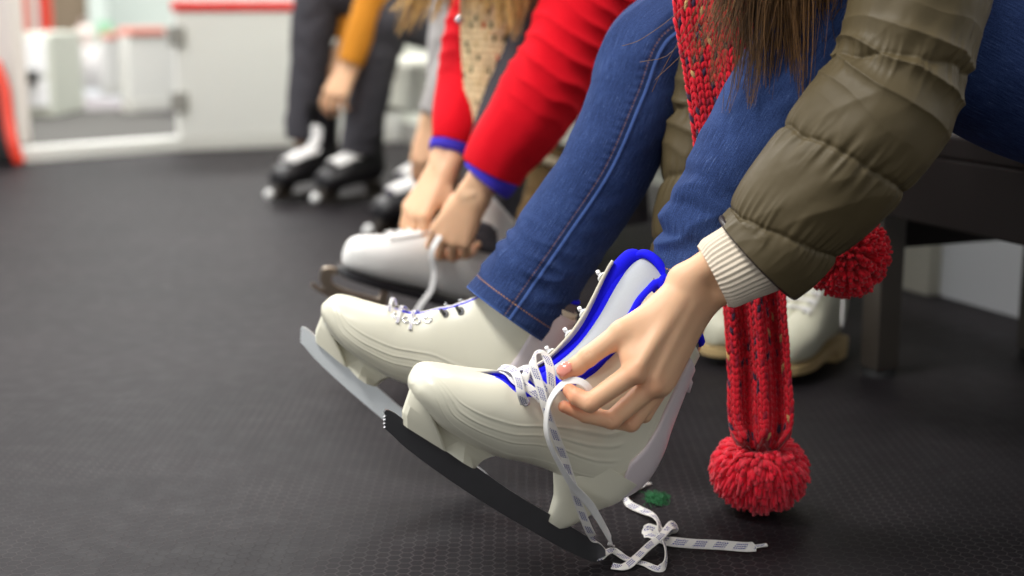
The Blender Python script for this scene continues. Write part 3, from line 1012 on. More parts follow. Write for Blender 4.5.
# ---- the skate being laced (her left foot, nearest the camera)
O1 = G(605, 563) + A3(0, 0, 0.004)
M1 = sk_frame(O1, math.radians(18), math.radians(35.4))
sk1 = plastic_skate('ice_skate', 'cream plastic figure skate with open blue padded tongue, being laced by the nearest hand', M1, 40)
L1 = local_of(M1)
PL1 = on_plane(M1, 0.0)

def l1(px, py, off):
    return L1(PL1(px, py, off))

# tongue: silver face between two blue rolled rims
farr = spline([l1(x, y, o) for x, y, o in [(500, 381, -.004), (524, 387, -.010), (548, 374, -.016), (575, 349, -.020), (597, 317, -.022), (613, 288, -.022), (627, 268, -.020), (636, 262, -.016)]], 60)
near = spline([l1(x, y, o) for x, y, o in [(506, 388, .006), (534, 392, .014), (566, 382, .020), (594, 365, .025), (620, 340, .028), (640, 312, .030), (658, 288, .026), (666, 276, .018)]], 60)
g = []
for w in np.linspace(0, 1, 20):
    mid = farr * (1 - w) + near * w
    bl = math.sin(w * PI)
    g.append(mid + bl * (A3(0.010, 0, 0.006)))
g = np.stack(g, 1)
mb = MB(); mb.grid(g[:17], False, mi=1); mb.grid(g[16:], False)
tg = mb.build('tongue', [M['tongue'], M['blue']], sk1, merge=True, solid=0.006)
# the thick padded roll along the far side, rounded off at its top
roll = spline([l1(x, y, o) for x, y, o in [(498, 379, -.010), (518, 388, -.018), (545, 373, -.022), (572, 346, -.024), (594, 314, -.025), (610, 284, -.025), (622, 266, -.022), (632, 257, -.018), (642, 257, -.012)]], 80)
rr_ = np.interp(np.linspace(0, 1, 80), [0, .12, .3, .8, .95, .985, 1], [.003, .006, .0080, .0094, .0090, .0068, .0020])
mb = MB(); mb.tube(roll, rr_, 16, (0, 1, 0)); mb.build('padded_roll', M['blue'], tg)
topc = [farr[-1] + A3(.001, 0, .002)] + [g[-1, k] + A3(.002, 0, .004) for k in (5, 10, 15)] + [near[-1]]
edge = spline(np.array(topc + list(near[::-1][2::5])), 120)
mb = MB(); mb.tube(edge, np.interp(np.linspace(0, 1, 120), [0, .2, .6, 1], [.0045, .0052, .0055, .003]), 12, (0, 1, 0)); mb.build('rolled_rim', M['blue'], tg)

# laces of the near skate: every length is one ribbon of the same pair
def lace_run(pts, normals, width=0.0088, v0=0.0, taper=None, n=None):
    return [pts, normals, width, v0, taper, n]
UPC = nrm(A3(-0.1, -0.75, 0.65))
R1 = M1[:3, :3]
def dl(v):
    return nrm(np.asarray(v, float)) @ R1
mb = MB()
def rib(points, nrmls, width=0.0088, v0=0.0, taper=None):
    pts = [L1(p) for p in points]
    nr = [dl(x) for x in nrmls] if np.ndim(nrmls) == 2 else dl(nrmls)
    ribbon(mb, pts, nr, width, 0.0012, None, v0, taper)
p1 = PL1
cam = A3(-.15, -.95, .3); upl = A3(-.5, -.3, .8)
# crossings over the throat
rib([p1(524.5, 404, .0435), p1(521, 393, .046), p1(519, 382, .040), p1(515, 372, .026), p1(507, 368, .0), p1(500, 368, -.02), p1(497, 371, -.034)], [cam, cam, A3(-.3, -.8, .5), upl, upl, upl, upl])
rib([p1(502, 369.5, -.012), p1(509, 373, .006), p1(516, 381, .022), p1(525, 386, .033), p1(536, 394, .044), p1(542, 400, .047)], [upl, upl, A3(-.3, -.6, .7), A3(-.2, -.8, .5), cam, cam], v0=.2)
rib([p1(523, 384, .030), p1(526, 374, .025), p1(527, 368.5, .012), p1(523, 368, -.008), p1(516, 371, -.026)], [cam, A3(-.3, -.8, .4), upl, upl, upl], v0=.31)
rib([p1(520, 372, -.015), p1(529, 375, .008), p1(537, 381, .026), p1(546, 391, .042), p1(549, 402, .049)], [upl, upl, A3(-.3, -.7, .6), cam, cam], v0=.47)
# the loop standing up over the throat, then the long end down to the floor
END = P(603, 553, G(603, 553)[1]) + A3(0, 0, .004)
rib([p1(552, 398, .049), p1(551.5, 384, .046), p1(550, 368, .038), p1(546, 357, .026), p1(540, 352.5, .022), p1(534.5, 356, .026), p1(533, 364, .034), p1(538, 380, .046), p1(543, 398, .055), p1(549, 418, .058), p1(556, 438, .058), p1(563, 456, .054), p1(571, 480, .047), p1(580, 508, .036), p1(591, 534, .022), END], [cam, cam, A3(.2, -.9, .3), A3(.1, -.5, .8), A3(-.3, -.5, .8), A3(-.8, -.5, .2), A3(-.3, -.9, .2), cam, cam, cam, cam, A3(.1, -.95, .2), A3(.2, -.95, .2), cam, A3(-.2, -.8, .5), A3(0, -.5, .85)], v0=.05)
mb.build('lace', M['lace'], sk1)
LACE_HELD = True
# the end held between thumb and finger, falling beside the first
mb = MB()
ENDQ = G(611, 549) + A3(0, 0, .004)
rib([p1(592, 393, .072), p1(585, 384.5, .070), p1(576, 380.5, .066), p1(566.5, 382, .062), p1(557, 390, .062), p1(549.5, 402, .064), p1(546.5, 416, .066), p1(546.5, 432, .066), p1(551, 447, .064), p1(559, 463, .060), p1(573, 486, .050), p1(590, 505, .038), p1(603, 526, .024), p1(611, 541, .010), ENDQ], [A3(.2, -.7, .7), A3(0, -.7, .8), A3(-.1, -.7, .8), A3(-.5, -.6, .7), A3(-.8, -.6, .2), A3(-.9, -.5, .1), A3(-.95, -.5, 0), A3(-.9, -.6, 0), A3(-.8, -.6, 0), A3(-.7, -.7, .1), A3(-.4, -.9, .2), A3(.2, -.9, .2), A3(.7, -.7, .2), A3(.6, -.6, .5), A3(0, -.5, .9)], width=.0085)
mb.build('lace', M['white_cloth'], sk1)
# the knot and the two ends lying on the floor
mb = MB()
up = A3(0, -.15, 1); f3 = lambda x, y, z=.0022: G(x, y, z)
rib([f3(600, 560, .006), f3(606, 553, .008), f3(614, 551, .005), f3(627, 559), f3(645, 564), f3(658, 569), f3(664, 566, .004), f3(666, 555, .006), f3(664, 543, .009), f3(660, 533, .011), f3(659, 524, .008), f3(652, 515, .006), f3(641, 510, .005), f3(629, 504, .006), f3(625.5, 498, .008), f3(631, 491, .006), f3(642, 485.5, .004), f3(651, 483.5, .003)], [A3(-.6, -.6, .5), up, A3(.2, -.6, .8), up, up, A3(0, -.5, .9), A3(.8, -.4, .3), A3(.9, -.3, .2), A3(.8, -.3, .4), A3(.7, -.3, .6), A3(.6, -.5, .6), A3(.2, -.7, .7), A3(0, -.75, .65), A3(-.5, -.6, .6), A3(-.9, -.2, .3), A3(-.3, -.6, .7), up, up], v0=.02, taper=lambda t: np.where(t > .965, .35, 1.0))
rib([f3(612, 566, .003), f3(624, 567, .003), f3(634, 560, .005), f3(648, 547, .008), f3(660, 537, .013), f3(668, 529, .014), f3(674, 525.5, .010), f3(674, 531, .004), f3(662, 533, .004), f3(648, 529, .004), f3(646, 533, .002), f3(652, 536, .003), f3(668, 541, .0065), f3(690, 543.5, .006), f3(720, 545, .006), f3(745, 547, .006), f3(756, 546.5, .005), f3(767, 545, .004)], [up, up, A3(-.3, -.4, .8), A3(-.4, -.4, .8), A3(-.4, -.4, .8), A3(-.3, -.3, .9), A3(.7, -.3, .5), A3(0, -.7, -.6), A3(0, -.8, .4), A3(-.6, -.7, .3), A3(-.5, -.6, .6), up] + [A3(0, -.62, .78)] * 6, v0=.0, width=.0122, taper=lambda t: np.where(t > .95, .33, 1.0))
mb.build('lace', M['lace'], sk1)

# ---- the far skate (her right foot)
M2 = sk_frame(A3(-0.0272, 1.640, 0.008), math.radians(-10.6), math.radians(36.2), math.radians(8))
sk2 = plastic_skate('ice_skate', 'cream plastic figure skate with toe raised, on the foot behind the one being laced', M2, 20, closed=True)
mb = MB()
gg = boot_grid([list(r) for r in SHELL], 150, 150)
for t in (0.31, 0.375, 0.44):
    i = int(t * 149)
    a, c = gg[i, 6], gg[i, -7]
    m_ = (a + c) / 2 + A3(0.009, 0, 0.010)
    ribbon(mb, [a + A3(.002, .001, .002), m_ + A3(0, .008, .001), m_ + A3(0, -.008, .001), c + A3(.002, -.001, .002)], [A3(.5, .3, .8), A3(.5, 0, .8), A3(.5, 0, .8), A3(.5, -.3, .8)], 0.0045)
mb.build('lace', M['lace'], sk2)
g = []
rows = [list(r) for r in SHELL]
gt = boot_grid(rows, 60, 40, 0.006, None, 0.27, 0.62)
ptop = np.stack([gt[:, 0], (gt[:, 0] + gt[:, -1]) / 2 + A3(.004, 0, .005), gt[:, -1]], 1)
mb = MB(); mb.grid(ptop, False); tg2 = mb.build('tongue', M['blue'], sk2, merge=True, solid=0.005)

# ------------------------------------------------------------------ other footwear
def closed_boot(root, rows, mat, name='boot_shell', n=90, m=72, grooves=None):
    g = boot_grid(rows, n, m, 0.0, grooves)
    mb = MB(); mb.grid(g, False, flip=True)
    k = g.shape[1]
    mb.add(np.concatenate([g[0], g[0].mean(0)[None]]), [(j + 1, j, k) for j in range(k - 1)])
    return mb.build(name, mat, root, merge=True, solid=0.003), g

#  leather boot on a slim sole: toe at x = .27, sole at z = 0
LEATHER = [
    (.2700, .034, .2690, .014, .010, 1, 1, 0, 0),
    (.2660, .046, .2640, .004, .024, 1, .8, 0, 0),
    (.2540, .056, .2520, .001, .034, 1, .7, 0, 0),
    (.2350, .063, .2330, .000, .040, 1, .7, 0, 0),
    (.2100, .072, .2050, .000, .043, 1, .7, 1, 1),
    (.1850, .085, .1750, .001, .041, 1, .72, 5, 5),
    (.1600, .102, .1400, .003, .037, 1, .75, 9, 9),
    (.1400, .118, .1000, .005, .034, 1, .8, 10, 10),
    (.1260, .132, .0600, .006, .033, 1, .85, 10, 10),
    (.1180, .145, .0250, .012, .032, 1, .9, 10, 10),
    (.1140, .158, .0060, .036, .031, 1, .95, 10, 10),
    (.1120, .172, .0080, .070, .031, 1, 1, 10, 10),
    (.1120, .190, .0140, .110, .034, 1, 1, 10, 10),
    (.1150, .212, .0130, .155, .038, 1, 1, 11, 11),
    (.1180, .232, .0090, .200, .041, 1, 1, 12, 12),
    (.1180, .240, .0080, .225, .042, 1, 1, 12, 12),
]

def sole_strip(root, mat, z0, z1, heel=0.0, name='sole', grow=1.03):
    out = []
    xs = [(.272, .004), (.268, .020), (.255, .034), (.235, .041), (.21, .044), (.17, .040), (.12, .033), (.07, .031), (.035, .031), (.012, .024), (.004, .010)]
    q = spline(np.array(xs), 40)
    pts = [(x, y * grow) for x, y in q] + [(x, -y * grow) for x, y in q[::-1]]
    a = np.array([(x, y, z0) for x, y in pts]); b_ = np.array([(x, y, z1) for x, y in pts])
    mb = MB(); mb.grid(np.stack([a, b_]), True, True, True, flip=True)
    s = mb.build(name, mat, root, smooth=False, merge=True, bevel=0.002)
    if heel:
        mb = MB()
        pts = [(x, y * grow) for x, y in q if x < .085]; pts = pts + [(x, -y) for x, y in pts[::-1]]
        a = np.array([(x * .96 + .002, y * .94, z0 - heel) for x, y in pts]); b_ = np.array([(x, y, z0 + .001) for x, y in pts])
        mb.grid(np.stack([a, b_]), True, True, True, flip=True)
        mb.build('heel', mat, root, smooth=False, merge=True, bevel=0.002)
    return s

def lace_rows(root, rows, ts, mat, name='lace', col=6, w=0.007, rise=A3(.006, 0, .007), m=72, n=90, side_gap=.006):
    gg = boot_grid(rows, 150, m)
    mb = MB()
    for k, t in enumerate(ts):
        i = int(t * 149); j = min(149, i + 6)
        for (s, e) in ((gg[i, col], gg[j, -1 - col]), (gg[i, -1 - col], gg[j, col])):
            o1 = A3(.003, .0035 if s[1] > 0 else -.0035, .003)
            o2 = A3(.003, .0035 if e[1] > 0 else -.0035, .003)
            md = (s + e) / 2 + rise
            ribbon(mb, [s + o1, md + A3(0, (s[1] - e[1]) * .2, 0), md - A3(0, (s[1] - e[1]) * .2, 0), e + o2], [A3(.4, np.sign(s[1]) * .5, .8), A3(.4, 0, .9), A3(.4, 0, .9), A3(.4, np.sign(e[1]) * .5, .8)], w, 0.0018)
    return mb.build(name, mat, root)

def fill_tongue(root, rows, mat, i0, i1, n=40, m=40, lift=0.004):
    gt = boot_grid(rows, n, m, 0.004, None, i0, i1)
    md = (gt[:, 0] + gt[:, -1]) / 2 + A3(lift, 0, lift)
    g = np.stack([gt[:, 0], md + (gt[:, 0] - md) * .4, md, md + (gt[:, -1] - md) * .4, gt[:, -1]], 1)
    mb = MB(); mb.grid(g, False)
    return mb.build('tongue', mat, root, merge=True, solid=0.004)

def figure_skate(label, mtx, group):
    LEATHER = globals()['LEATHER'][:14]
    r = empty('ice_skate', label, 'ice skate', matrix=Matrix(mtx.tolist()), group=group)
    closed_boot(r, LEATHER, M['white_leather'])
    sole_strip(r, M['black_leather'], -.010, .002, heel=.016)
    fill_tongue(r, LEATHER, M['white_leather'], .22, .97)
    lace_rows(r, LEATHER, (.27, .33, .39, .45, .51, .57), M['white_cloth'])
    # steel blade with a ring-shaped front bracket and two plates
    mb = MB()
    prof0 = np.array([(.298, -.045), (.300, -.036), (.290, -.018), (.268, -.010), (.150, -.010), (.150, -.012), (.165, -.022), (.185, -.034), (.20, -.040), (.08, -.044), (.07, -.038), (.064, -.026), (.060, -.032), (.012, -.032), (.010, -.036), (.040, -.040), (.030, -.050), (-.020, -.056), (-.024, -.062), (.0, -.069), (.15, -.070), (.24, -.066), (.285, -.056)])
    def plate(poly, hole=None, hw=.0022):
        poly = poly * A3(1, .82, 1)[:2]
        hole = None if hole is None else hole * A3(1, .82, 1)[:2]
        n_ = len(poly)
        ga = np.stack([poly[:, 0], np.full(n_, -hw), poly[:, 1]], 1); gb = ga + A3(0, 2 * hw, 0)
        if hole is None:
            mb.add(np.concatenate([ga, gb]), [tuple(range(n_ - 1, -1, -1)), tuple(range(n_, 2 * n_))] + [(i, (i + 1) % n_, n_ + (i + 1) % n_, n_ + i) for i in range(n_)])
        else:
            ha = np.stack([hole[:, 0], np.full(n_, -hw), hole[:, 1]], 1); hb = ha + A3(0, 2 * hw, 0)
            gq = np.stack([ga, gb, hb, ha], 0)
            for k in range(4):
                mb.grid(np.stack([gq[k], gq[(k + 1) % 4]]), True)
    a = np.linspace(0, 2 * PI, 40, endpoint=False)
    out = np.stack([.235 + .058 * np.sign(np.cos(a)) * np.abs(np.cos(a)) ** .6 + .010 * np.sin(a), -.032 + .026 * np.sign(np.sin(a)) * np.abs(np.sin(a)) ** .6], 1)
    inn = np.stack([.232 + .042 * np.sign(np.cos(a)) * np.abs(np.cos(a)) ** .6 + .008 * np.sin(a), -.030 + .014 * np.sign(np.sin(a)) * np.abs(np.sin(a)) ** .6], 1)
    plate(out, inn, .004)
    plate(np.array([(-.02, -.050), (.175, -.050), (.20, -.053), (.29, -.053), (.300, -.046), (.303, -.055), (.292, -.060), (.27, -.067), (.2, -.071), (.1, -.072), (-.01, -.070), (-.025, -.060)]))
    plate(np.array([(.02, -.034), (.075, -.034), (.062, -.052), (.03, -.052)]), None, .004)
    mb.box((.17, -.022, -.0125), (.262, .022, -.0095)); mb.box((.015, -.020, -.036), (.078, .020, -.0325))
    mb.build('blade', M['old_steel'], r, smooth=False)
    return r

HOCKEY = [list(r) for r in LEATHER]
for i, r_ in enumerate(HOCKEY):
    r_[4] *= 1.12
    r_[7] = r_[8] = float(np.interp(i, [3, 5, 7, 15], [0, 24, 50, 52]))

def hockey_skate(label, mtx, group, boot='black_leather', lace='white_cloth', tongue='white_cloth', tall=True):
    r = empty('ice_skate', label, 'ice skate', matrix=Matrix(mtx.tolist()), group=group)
    rows = HOCKEY[:14] if not tall else HOCKEY
    closed_boot(r, rows, M[boot])
    fill_tongue(r, rows, M[tongue], .20, .86, lift=.010)
    lace_rows(r, rows, (.24, .29, .34, .39, .44, .49, .55, .61), M[lace], w=.0135, col=4, rise=A3(.014, 0, .014))
    # white toe cap edge, plastic holder with two towers and the steel runner
    mb = MB()
    for (x0, x1, bx0, bx1) in ((.19, .265, .20, .272), (.02, .085, .0, .075)):
        lev = []
        for t in np.linspace(0, 1, 8):
            a = np.linspace(0, 2 * PI, 24, endpoint=False)
            xa, xb = x0 * t + bx0 * (1 - t), x1 * t + bx1 * (1 - t)
            w = .006 + .026 * t ** 1.7
            lev.append(np.stack([(xa + xb) / 2 + (xb - xa) / 2 * np.cos(a), w * np.sin(a), np.full(24, -.034 + .040 * t)], 1))
        mb.grid(np.array(lev), True, True, True)
    mb.tube(spline([(-.005, 0, -.032), (.1, 0, -.034), (.2, 0, -.034), (.272, 0, -.030), (.288, 0, -.022)], 30), .0075, 12, (0, 1, 0))
    mb.build('blade_holder', M['bench_metal'], r)
    pr = [(-.004, -.034), (.0, -.047), (.02, -.051), (.14, -.053), (.25, -.050), (.285, -.040), (.292, -.028), (.282, -.031), (.26, -.037), (.14, -.038)]
    mb = MB(); n_ = len(pr)
    ga = np.array([(x, -.0016, z) for x, z in pr]); gb = ga + A3(0, .0032, 0)
    mb.add(np.concatenate([ga, gb]), [tuple(range(n_ - 1, -1, -1)), tuple(range(n_, 2 * n_))] + [(i, (i + 1) % n_, n_ + (i + 1) % n_, n_ + i) for i in range(n_)])
    mb.build('blade', M['chrome'], r, smooth=False)
    mb = MB(); mb.tube(spline([(.282, 0, -.016), (.292, 0, -.022), (.294, 0, -.032)], 8), [.012, .014, .014, .014, .013, .012, .010, .008], 14, (0, 1, 0)); mb.build('toe_guard', M['white_plastic'], r)
    return r
# ------------------------------------------------------------------ people
def row(px, py, d, r1, r2=None, inpx=True):
    p = P(px, py, d)
    k = px2m(1, d) if inpx else 1.0
    return (p[0], p[1], p[2], r1 * k, (r2 if r2 is not None else r1) * k)

def cloth_tube(mb, rows, n, m, ref, disp=None, seam=None, cap0=False, cap1=False, mi=0):
    g, uv, L = loft_tube(rows, n, m, ref, disp, seam)
    mb.grid(g, True, cap0, cap1, uv, mi)
    return g

def hand_prims(w, f, nb, th, curls=(0.5, 0.6, 0.7, 0.8), s=1.0, thumb=0.5, spread=0.06):
    """a hand from the wrist w: f towards the fingers, nb out of its back, th towards the thumb side"""
    f = nrm(f); nb = nrm(nb - f * np.dot(nb, f)); th = nrm(th - f * np.dot(th, f) - nb * np.dot(th, nb))
    pr = []
    def a(p, q, r1, r2, k=0.006):
        pr.append((p, q, r1 * s, r2 * s, k * s))
    at = lambda x, y, z: w + (f * x + th * y + nb * z) * s
    mc = [(.088, .030, .004), (.092, .010, .006), (.086, -.010, .005), (.078, -.028, .002)]
    a(at(-.03, .008, 0), at(0, .010, 0), .021, .018, .01); a(at(-.03, -.008, 0), at(0, -.010, 0), .021, .018, .01)
    for (x, y, z), r in zip(mc, (.0125, .0125, .012, .011)):
        a(at(0, y * .45, 0), at(x, y, z), .0155, r, .012)
    a(at(.01, .012, -.01), at(.05, .030, -.012), .016, .012, .012)
    L = [(.043, .026, .020), (.047, .030, .021), (.043, .028, .021), (.034, .021, .018)]
    R = [(.0105, .0092, .008, .007), (.0108, .0094, .0082, .007), (.0102, .009, .0078, .0068), (.009, .008, .007, .006)]
    for i in range(4):
        x, y, z = mc[i]
        p = at(x, y, z)
        ang = curls[i] * 0.75
        sp = (1.5 - i) * spread
        for j in range(3):
            d = f * math.cos(ang) - nb * math.sin(ang) + th * sp * math.cos(ang)
            q = p + nrm(d) * L[i][j] * s
            a(p, q, R[i][j], R[i][j + 1], .0025)
            p = q
            ang += curls[i] * (1.25 if j == 0 else 0.8)
    p = at(.03, .030, -.012)
    d1 = nrm(f * .75 + th * (.75 - .5 * thumb) - nb * (.2 + .5 * thumb))
    q = p + d1 * .040 * s; a(p, q, .0125, .0105, .006)
    d2 = nrm(f * .9 + th * (.35 - .6 * thumb) - nb * (.2 + .5 * thumb)); r_ = q + d2 * .030 * s; a(q, r_, .0105, .0088, .003)
    d3 = nrm(f * .95 + th * (.15 - .6 * thumb) - nb * (.25 + .4 * thumb)); a(r_, r_ + d3 * .022 * s, .0088, .0072, .003)
    return pr

def body_prims(hipL, hipR, kneeL, kneeR, ankL, ankR, chest, shL, shR, elL, elR, wrL, wrR, head, s=1.0):
    pr = []
    def a(p, q, r1, r2, k=0.03):
        pr.append((np.asarray(p, float), np.asarray(q, float), r1 * s, r2 * s, k))
    hip = (hipL + hipR) / 2
    a(hip, hip + (chest - hip) * .5, .115, .105); a(hip + (chest - hip) * .5, chest, .105, .115)
    a(hipL, hipR, .09, .09); a(shL, shR, .055, .055)
    nk = (shL + shR) / 2 * .6 + chest * .4
    a(nk, nk + (head - nk) * .6, .05, .045)
    for sh, el, wr in ((shL, elL, wrL), (shR, elR, wrR)):
        a(sh, el, .045, .036); a(el, wr, .036, .024)
    for h, k, an in ((hipL, kneeL, ankL), (hipR, kneeR, ankR)):
        a(h, k, .072, .044); a(k, k + (an - k) * .35, .040, .036, .015); a(k + (an - k) * .35, an, .036, .030, .015)
    return pr

def head_prims(c, up, face, s=1.0):
    up, face = nrm(up), nrm(face); sd = np.cross(up, face)
    pr = []
    def a(p, q, r1, r2, k):
        at = lambda v: c + (face * v[0] + sd * v[1] + up * v[2]) * s
        pr.append((at(p), at(q), r1 * s, r2 * s, k))
    a((-.02, 0, .03), (.01, 0, .035), .078, .078, .02)
    a((.03, 0, -.02), (.045, 0, -.075), .058, .034, .03)
    a((-.02, 0, -.03), (-.03, 0, -.10), .052, .05, .03)
    a((.078, 0, .0), (.098, 0, -.030), .007, .012, .012)
    for k in (-1, 1):
        a((-.005, .073 * k, .01), (-.012, .078 * k, -.025), .012, .008, .006)
        a((.075, .03 * k, .005), (.078, .03 * k, .005), .013, .012, .004)
    a((.080, -.018, -.058), (.080, .018, -.058), .008, .008, .008)
    return pr

def hair_locks(name, mat, parent, locks, seed, count, r0=.00042, strays=()):
    """locks: rows of points (root ... tip), with the spread of the strands at root and tip"""
    rg = np.random.default_rng(seed)
    mb = MB()
    for pts, sp0, sp1, cnt in locks:
        pts = np.asarray(pts, float)
        for _ in range(int(cnt * count)):
            o = rg.normal(size=3) * A3(1, .8, .5)
            o2 = o * .55 + rg.normal(size=3) * .6
            L = rg.uniform(.70, 1.08)
            k = len(pts)
            tt = np.linspace(0, 1, k)
            p = pts + o[None] * (sp0 * (1 - tt))[:, None] + o2[None] * (sp1 * tt)[:, None] * (1.0 - .35 * tt[:, None] ** 2)
            p[1:-1] += rg.normal(size=(k - 2, 3)) * .0025
            q = spline(p, 16)
            if L < 1:
                q = q[:max(5, int(16 * L))]
            n = len(q)
            r = r0 * np.interp(np.linspace(0, 1, n), [0, .6, 1], [1.2, 1, .3]) * rg.uniform(.8, 1.5)
            mb.tube(q, r, 3, (0.3, 1, 0), False, col=np.full(3, rg.uniform(0, 1)))
    for pts in strays:
        q = spline(np.asarray(pts, float), 18)
        mb.tube(q, r0 * .7, 3, (0.3, 1, 0), False, col=np.full(3, .5))
    return mb.build(name, M[mat], parent)

def knit_scarf(name, mb, path, widths, normals, cols, st, palette, seed, fold=None, yarn=.0021, rng_rows=None):
    """chunky stockinette: columns of V stitches, each a pair of short yarn arcs"""
    rg = np.random.default_rng(seed)
    n0 = 300
    k = len(path)
    q = spline(np.concatenate([np.asarray(path, float), np.asarray(normals, float), np.asarray(widths, float).reshape(-1, 1)], 1), n0)
    c, nn, w = q[:, :3], nrm(q[:, 3:6]), q[:, 6]
    t = nrm(np.gradient(c, axis=0)); side = nrm(np.cross(t, nn)); nn = np.cross(side, t)
    L = np.concatenate([[0], np.cumsum(np.sqrt(((c[1:] - c[:-1]) ** 2).sum(1)))])
    fold = fold or (lambda x, l: 0 * x)
    def pt(x, l, h):
        """x across -1..1, l along in metres, h out"""
        f = lambda a: np.interp(l, L, a)
        C = np.stack([f(c[:, j]) for j in range(3)], -1); S = np.stack([f(side[:, j]) for j in range(3)], -1); N = np.stack([f(nn[:, j]) for j in range(3)], -1)
        return C + S * (x * f(w) / 2)[..., None] + N * (h + fold(x, l))[..., None]
    # ground layer so that nothing shows through
    X, Lg = np.meshgrid(np.linspace(-1, 1, 40), np.linspace(0, L[-1], 160))
    gt, gb = pt(X, Lg, 0 * X - .001), pt(X[:, ::-1], Lg[:, ::-1], 0 * X - .010)
    mb.grid(np.concatenate([gt, gb], 1), True, True, True, col=np.array(palette[0]) * .35)
    a = np.linspace(0, 2 * PI, 6, endpoint=False)
    m = 5
    s_ = np.linspace(0, 1, m)
    rows = int(L[-1] / st)
    cw = 2.0 / cols
    for face in (1, -1):
        for r in range(rows):
            l0 = r * st
            for j in range(cols):
                xc = -1 + (j + .5) * cw
                if face < 0 and j % 2:
                    pass
                for sg in (-1, 1):
                    xs = xc + sg * cw * (.10 + .36 * s_) + rg.normal() * .006
                    ls = l0 + st * (1.25 - 1.5 * s_) + rg.normal() * st * .05
                    hs = (.0012 + .0016 * np.sin(s_ * PI)) * face + (-.011 if face < 0 else 0)
                    ls = np.clip(ls, 0, L[-1])
                    p = pt(np.clip(xs, -1.02, 1.02), ls, hs)
                    pi = rg.choice(len(palette), p=[.85, .07, .02, .06][:len(palette)] if len(palette) == 4 else None)
                    col = np.array(palette[pi]) * rg.uniform(.8, 1.15)
                    tt, n_, b_ = frames(p, A3(0.1, 1, .2))
                    rr = yarn * np.array([.55, 1, 1.1, 1, .55])
                    g = p[:, None] + rr[:, None, None] * (np.cos(a)[None, :, None] * n_[:, None] + np.sin(a)[None, :, None] * b_[:, None])
                    mb.grid(g, True, True, True, col=col)
    return mb

def pompom(name, parent, c, R, cols, seed, n=780, squash=1.0, droop=0.0, tied=0.0):
    rg = np.random.default_rng(seed)
    mb = MB()
    a = np.linspace(0, 2 * PI, 6, endpoint=False)
    for i in range(n):
        z = 1 - 2 * (i + .5) / n
        th = i * 2.399963 + rg.normal() * .05
        if tied and z > .70:
            continue
        d = nrm(A3(math.sqrt(1 - z * z) * math.cos(th), math.sqrt(1 - z * z) * math.sin(th), z) + rg.normal(size=3) * .06)
        rl = R * rg.uniform(.90, 1.05)
        k = 7
        s = np.linspace(0.12, 1, k)
        bend = nrm(np.cross(d, rg.normal(size=3))) * rl * rg.uniform(-.14, .14)
        o_ = c + A3(0, 0, .42 * R * tied)
        e_ = c + d * rl
        # strands start at the tie and arch outward before they hang
        out_ = nrm(A3(d[0], d[1], .25)) * rl * .20 * tied
        p = o_ + (e_ - o_)[None] * s[:, None] + out_[None] * (np.sin(s * PI))[:, None] + bend[None] * ((s - .4) ** 2)[:, None] + A3(0, 0, -1)[None] * (droop * rl * s ** 2)[:, None]
        p[:, 2] = c[2] + (p[:, 2] - c[2]) * squash
        t, n_, b_ = frames(p, A3(.3, .5, .8))
        r0 = R * (.040 if tied else .046) * rg.uniform(.85, 1.2)
        rr = r0 * np.array([.8, 1, 1.05, 1.1, 1.15, 1.12, .85])
        g = p[:, None] + rr[:, None, None] * (np.cos(a)[None, :, None] * n_[:, None] + np.sin(a)[None, :, None] * b_[:, None])
        mb.grid(g, True, False, True, col=np.array(cols[rg.integers(len(cols))]) * rg.uniform(.82, 1.12))
    # core
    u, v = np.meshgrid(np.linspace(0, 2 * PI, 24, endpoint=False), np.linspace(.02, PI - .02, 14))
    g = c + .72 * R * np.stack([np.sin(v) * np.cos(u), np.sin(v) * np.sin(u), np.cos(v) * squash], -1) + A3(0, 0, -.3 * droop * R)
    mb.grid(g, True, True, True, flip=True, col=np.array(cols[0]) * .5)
    return mb.build(name, M['yarn'], parent)

# ================= the woman in the olive jacket (nearest) =================
hand = []
def hp(p, q, r1, r2, k=.004):
    hand.append((p1(*p), p1(*q), r1, r2, k))
EL = P(893, 108, 1.365)
SHL = P(968, -235, 1.43)
wt, wb = p1(686, 280, .056), p1(698, 301, .052)
hand.append((P(752, 238, 1.372), wt, .019, .0155, .01))
hand.append((P(764, 266, 1.378), wb, .019, .0155, .016))
hp((684, 284, .056), (634, 372, .084), .0155, .0118, .014)
hp((689, 292, .056), (652, 385, .079), .0160, .0120, .014)
hp((694, 299, .054), (660, 385, .070), .0155, .0115, .014)
hp((699, 306, .051), (666, 378, .060), .0140, .0105, .014)
hp((668, 312, .058), (640, 352, .066), .0150, .0120, .016)
# thumb
hp((668, 306, .058), (622, 332, .061), .0150, .0118, .012)
hp((622, 332, .061), (588, 357, .058), .0112, .0098, .005)
hp((588, 357, .058), (577, 366, .056), .0098, .0090, .003)
hp((577, 366, .056), (565, 374.5, .054), .0088, .0066, .004)
hp((636, 336, .064), (630, 356, .072), .0085, .0085, .014)
# index
hp((634, 372, .084), (590, 403, .086), .0112, .0094, .003)
hp((590, 403, .086), (577, 397, .076), .0094, .0086, .002)
hp((577, 397, .076), (569.5, 390.5, .066), .0085, .0070, .002)
# middle
hp((652, 385, .079), (612, 420, .079), .0112, .0092, .0025)
hp((612, 420, .079), (586, 415, .071), .0090, .0078, .002)
hp((586, 415, .071), (564, 406.5, .064), .0076, .0060, .002)
# ring
hp((660, 385, .070), (631, 423, .070), .0106, .0090, .0025)
hp((631, 423, .070), (611, 421, .060), .0088, .0076, .002)
hp((611, 421, .060), (596, 413, .055), .0074, .0062, .002)
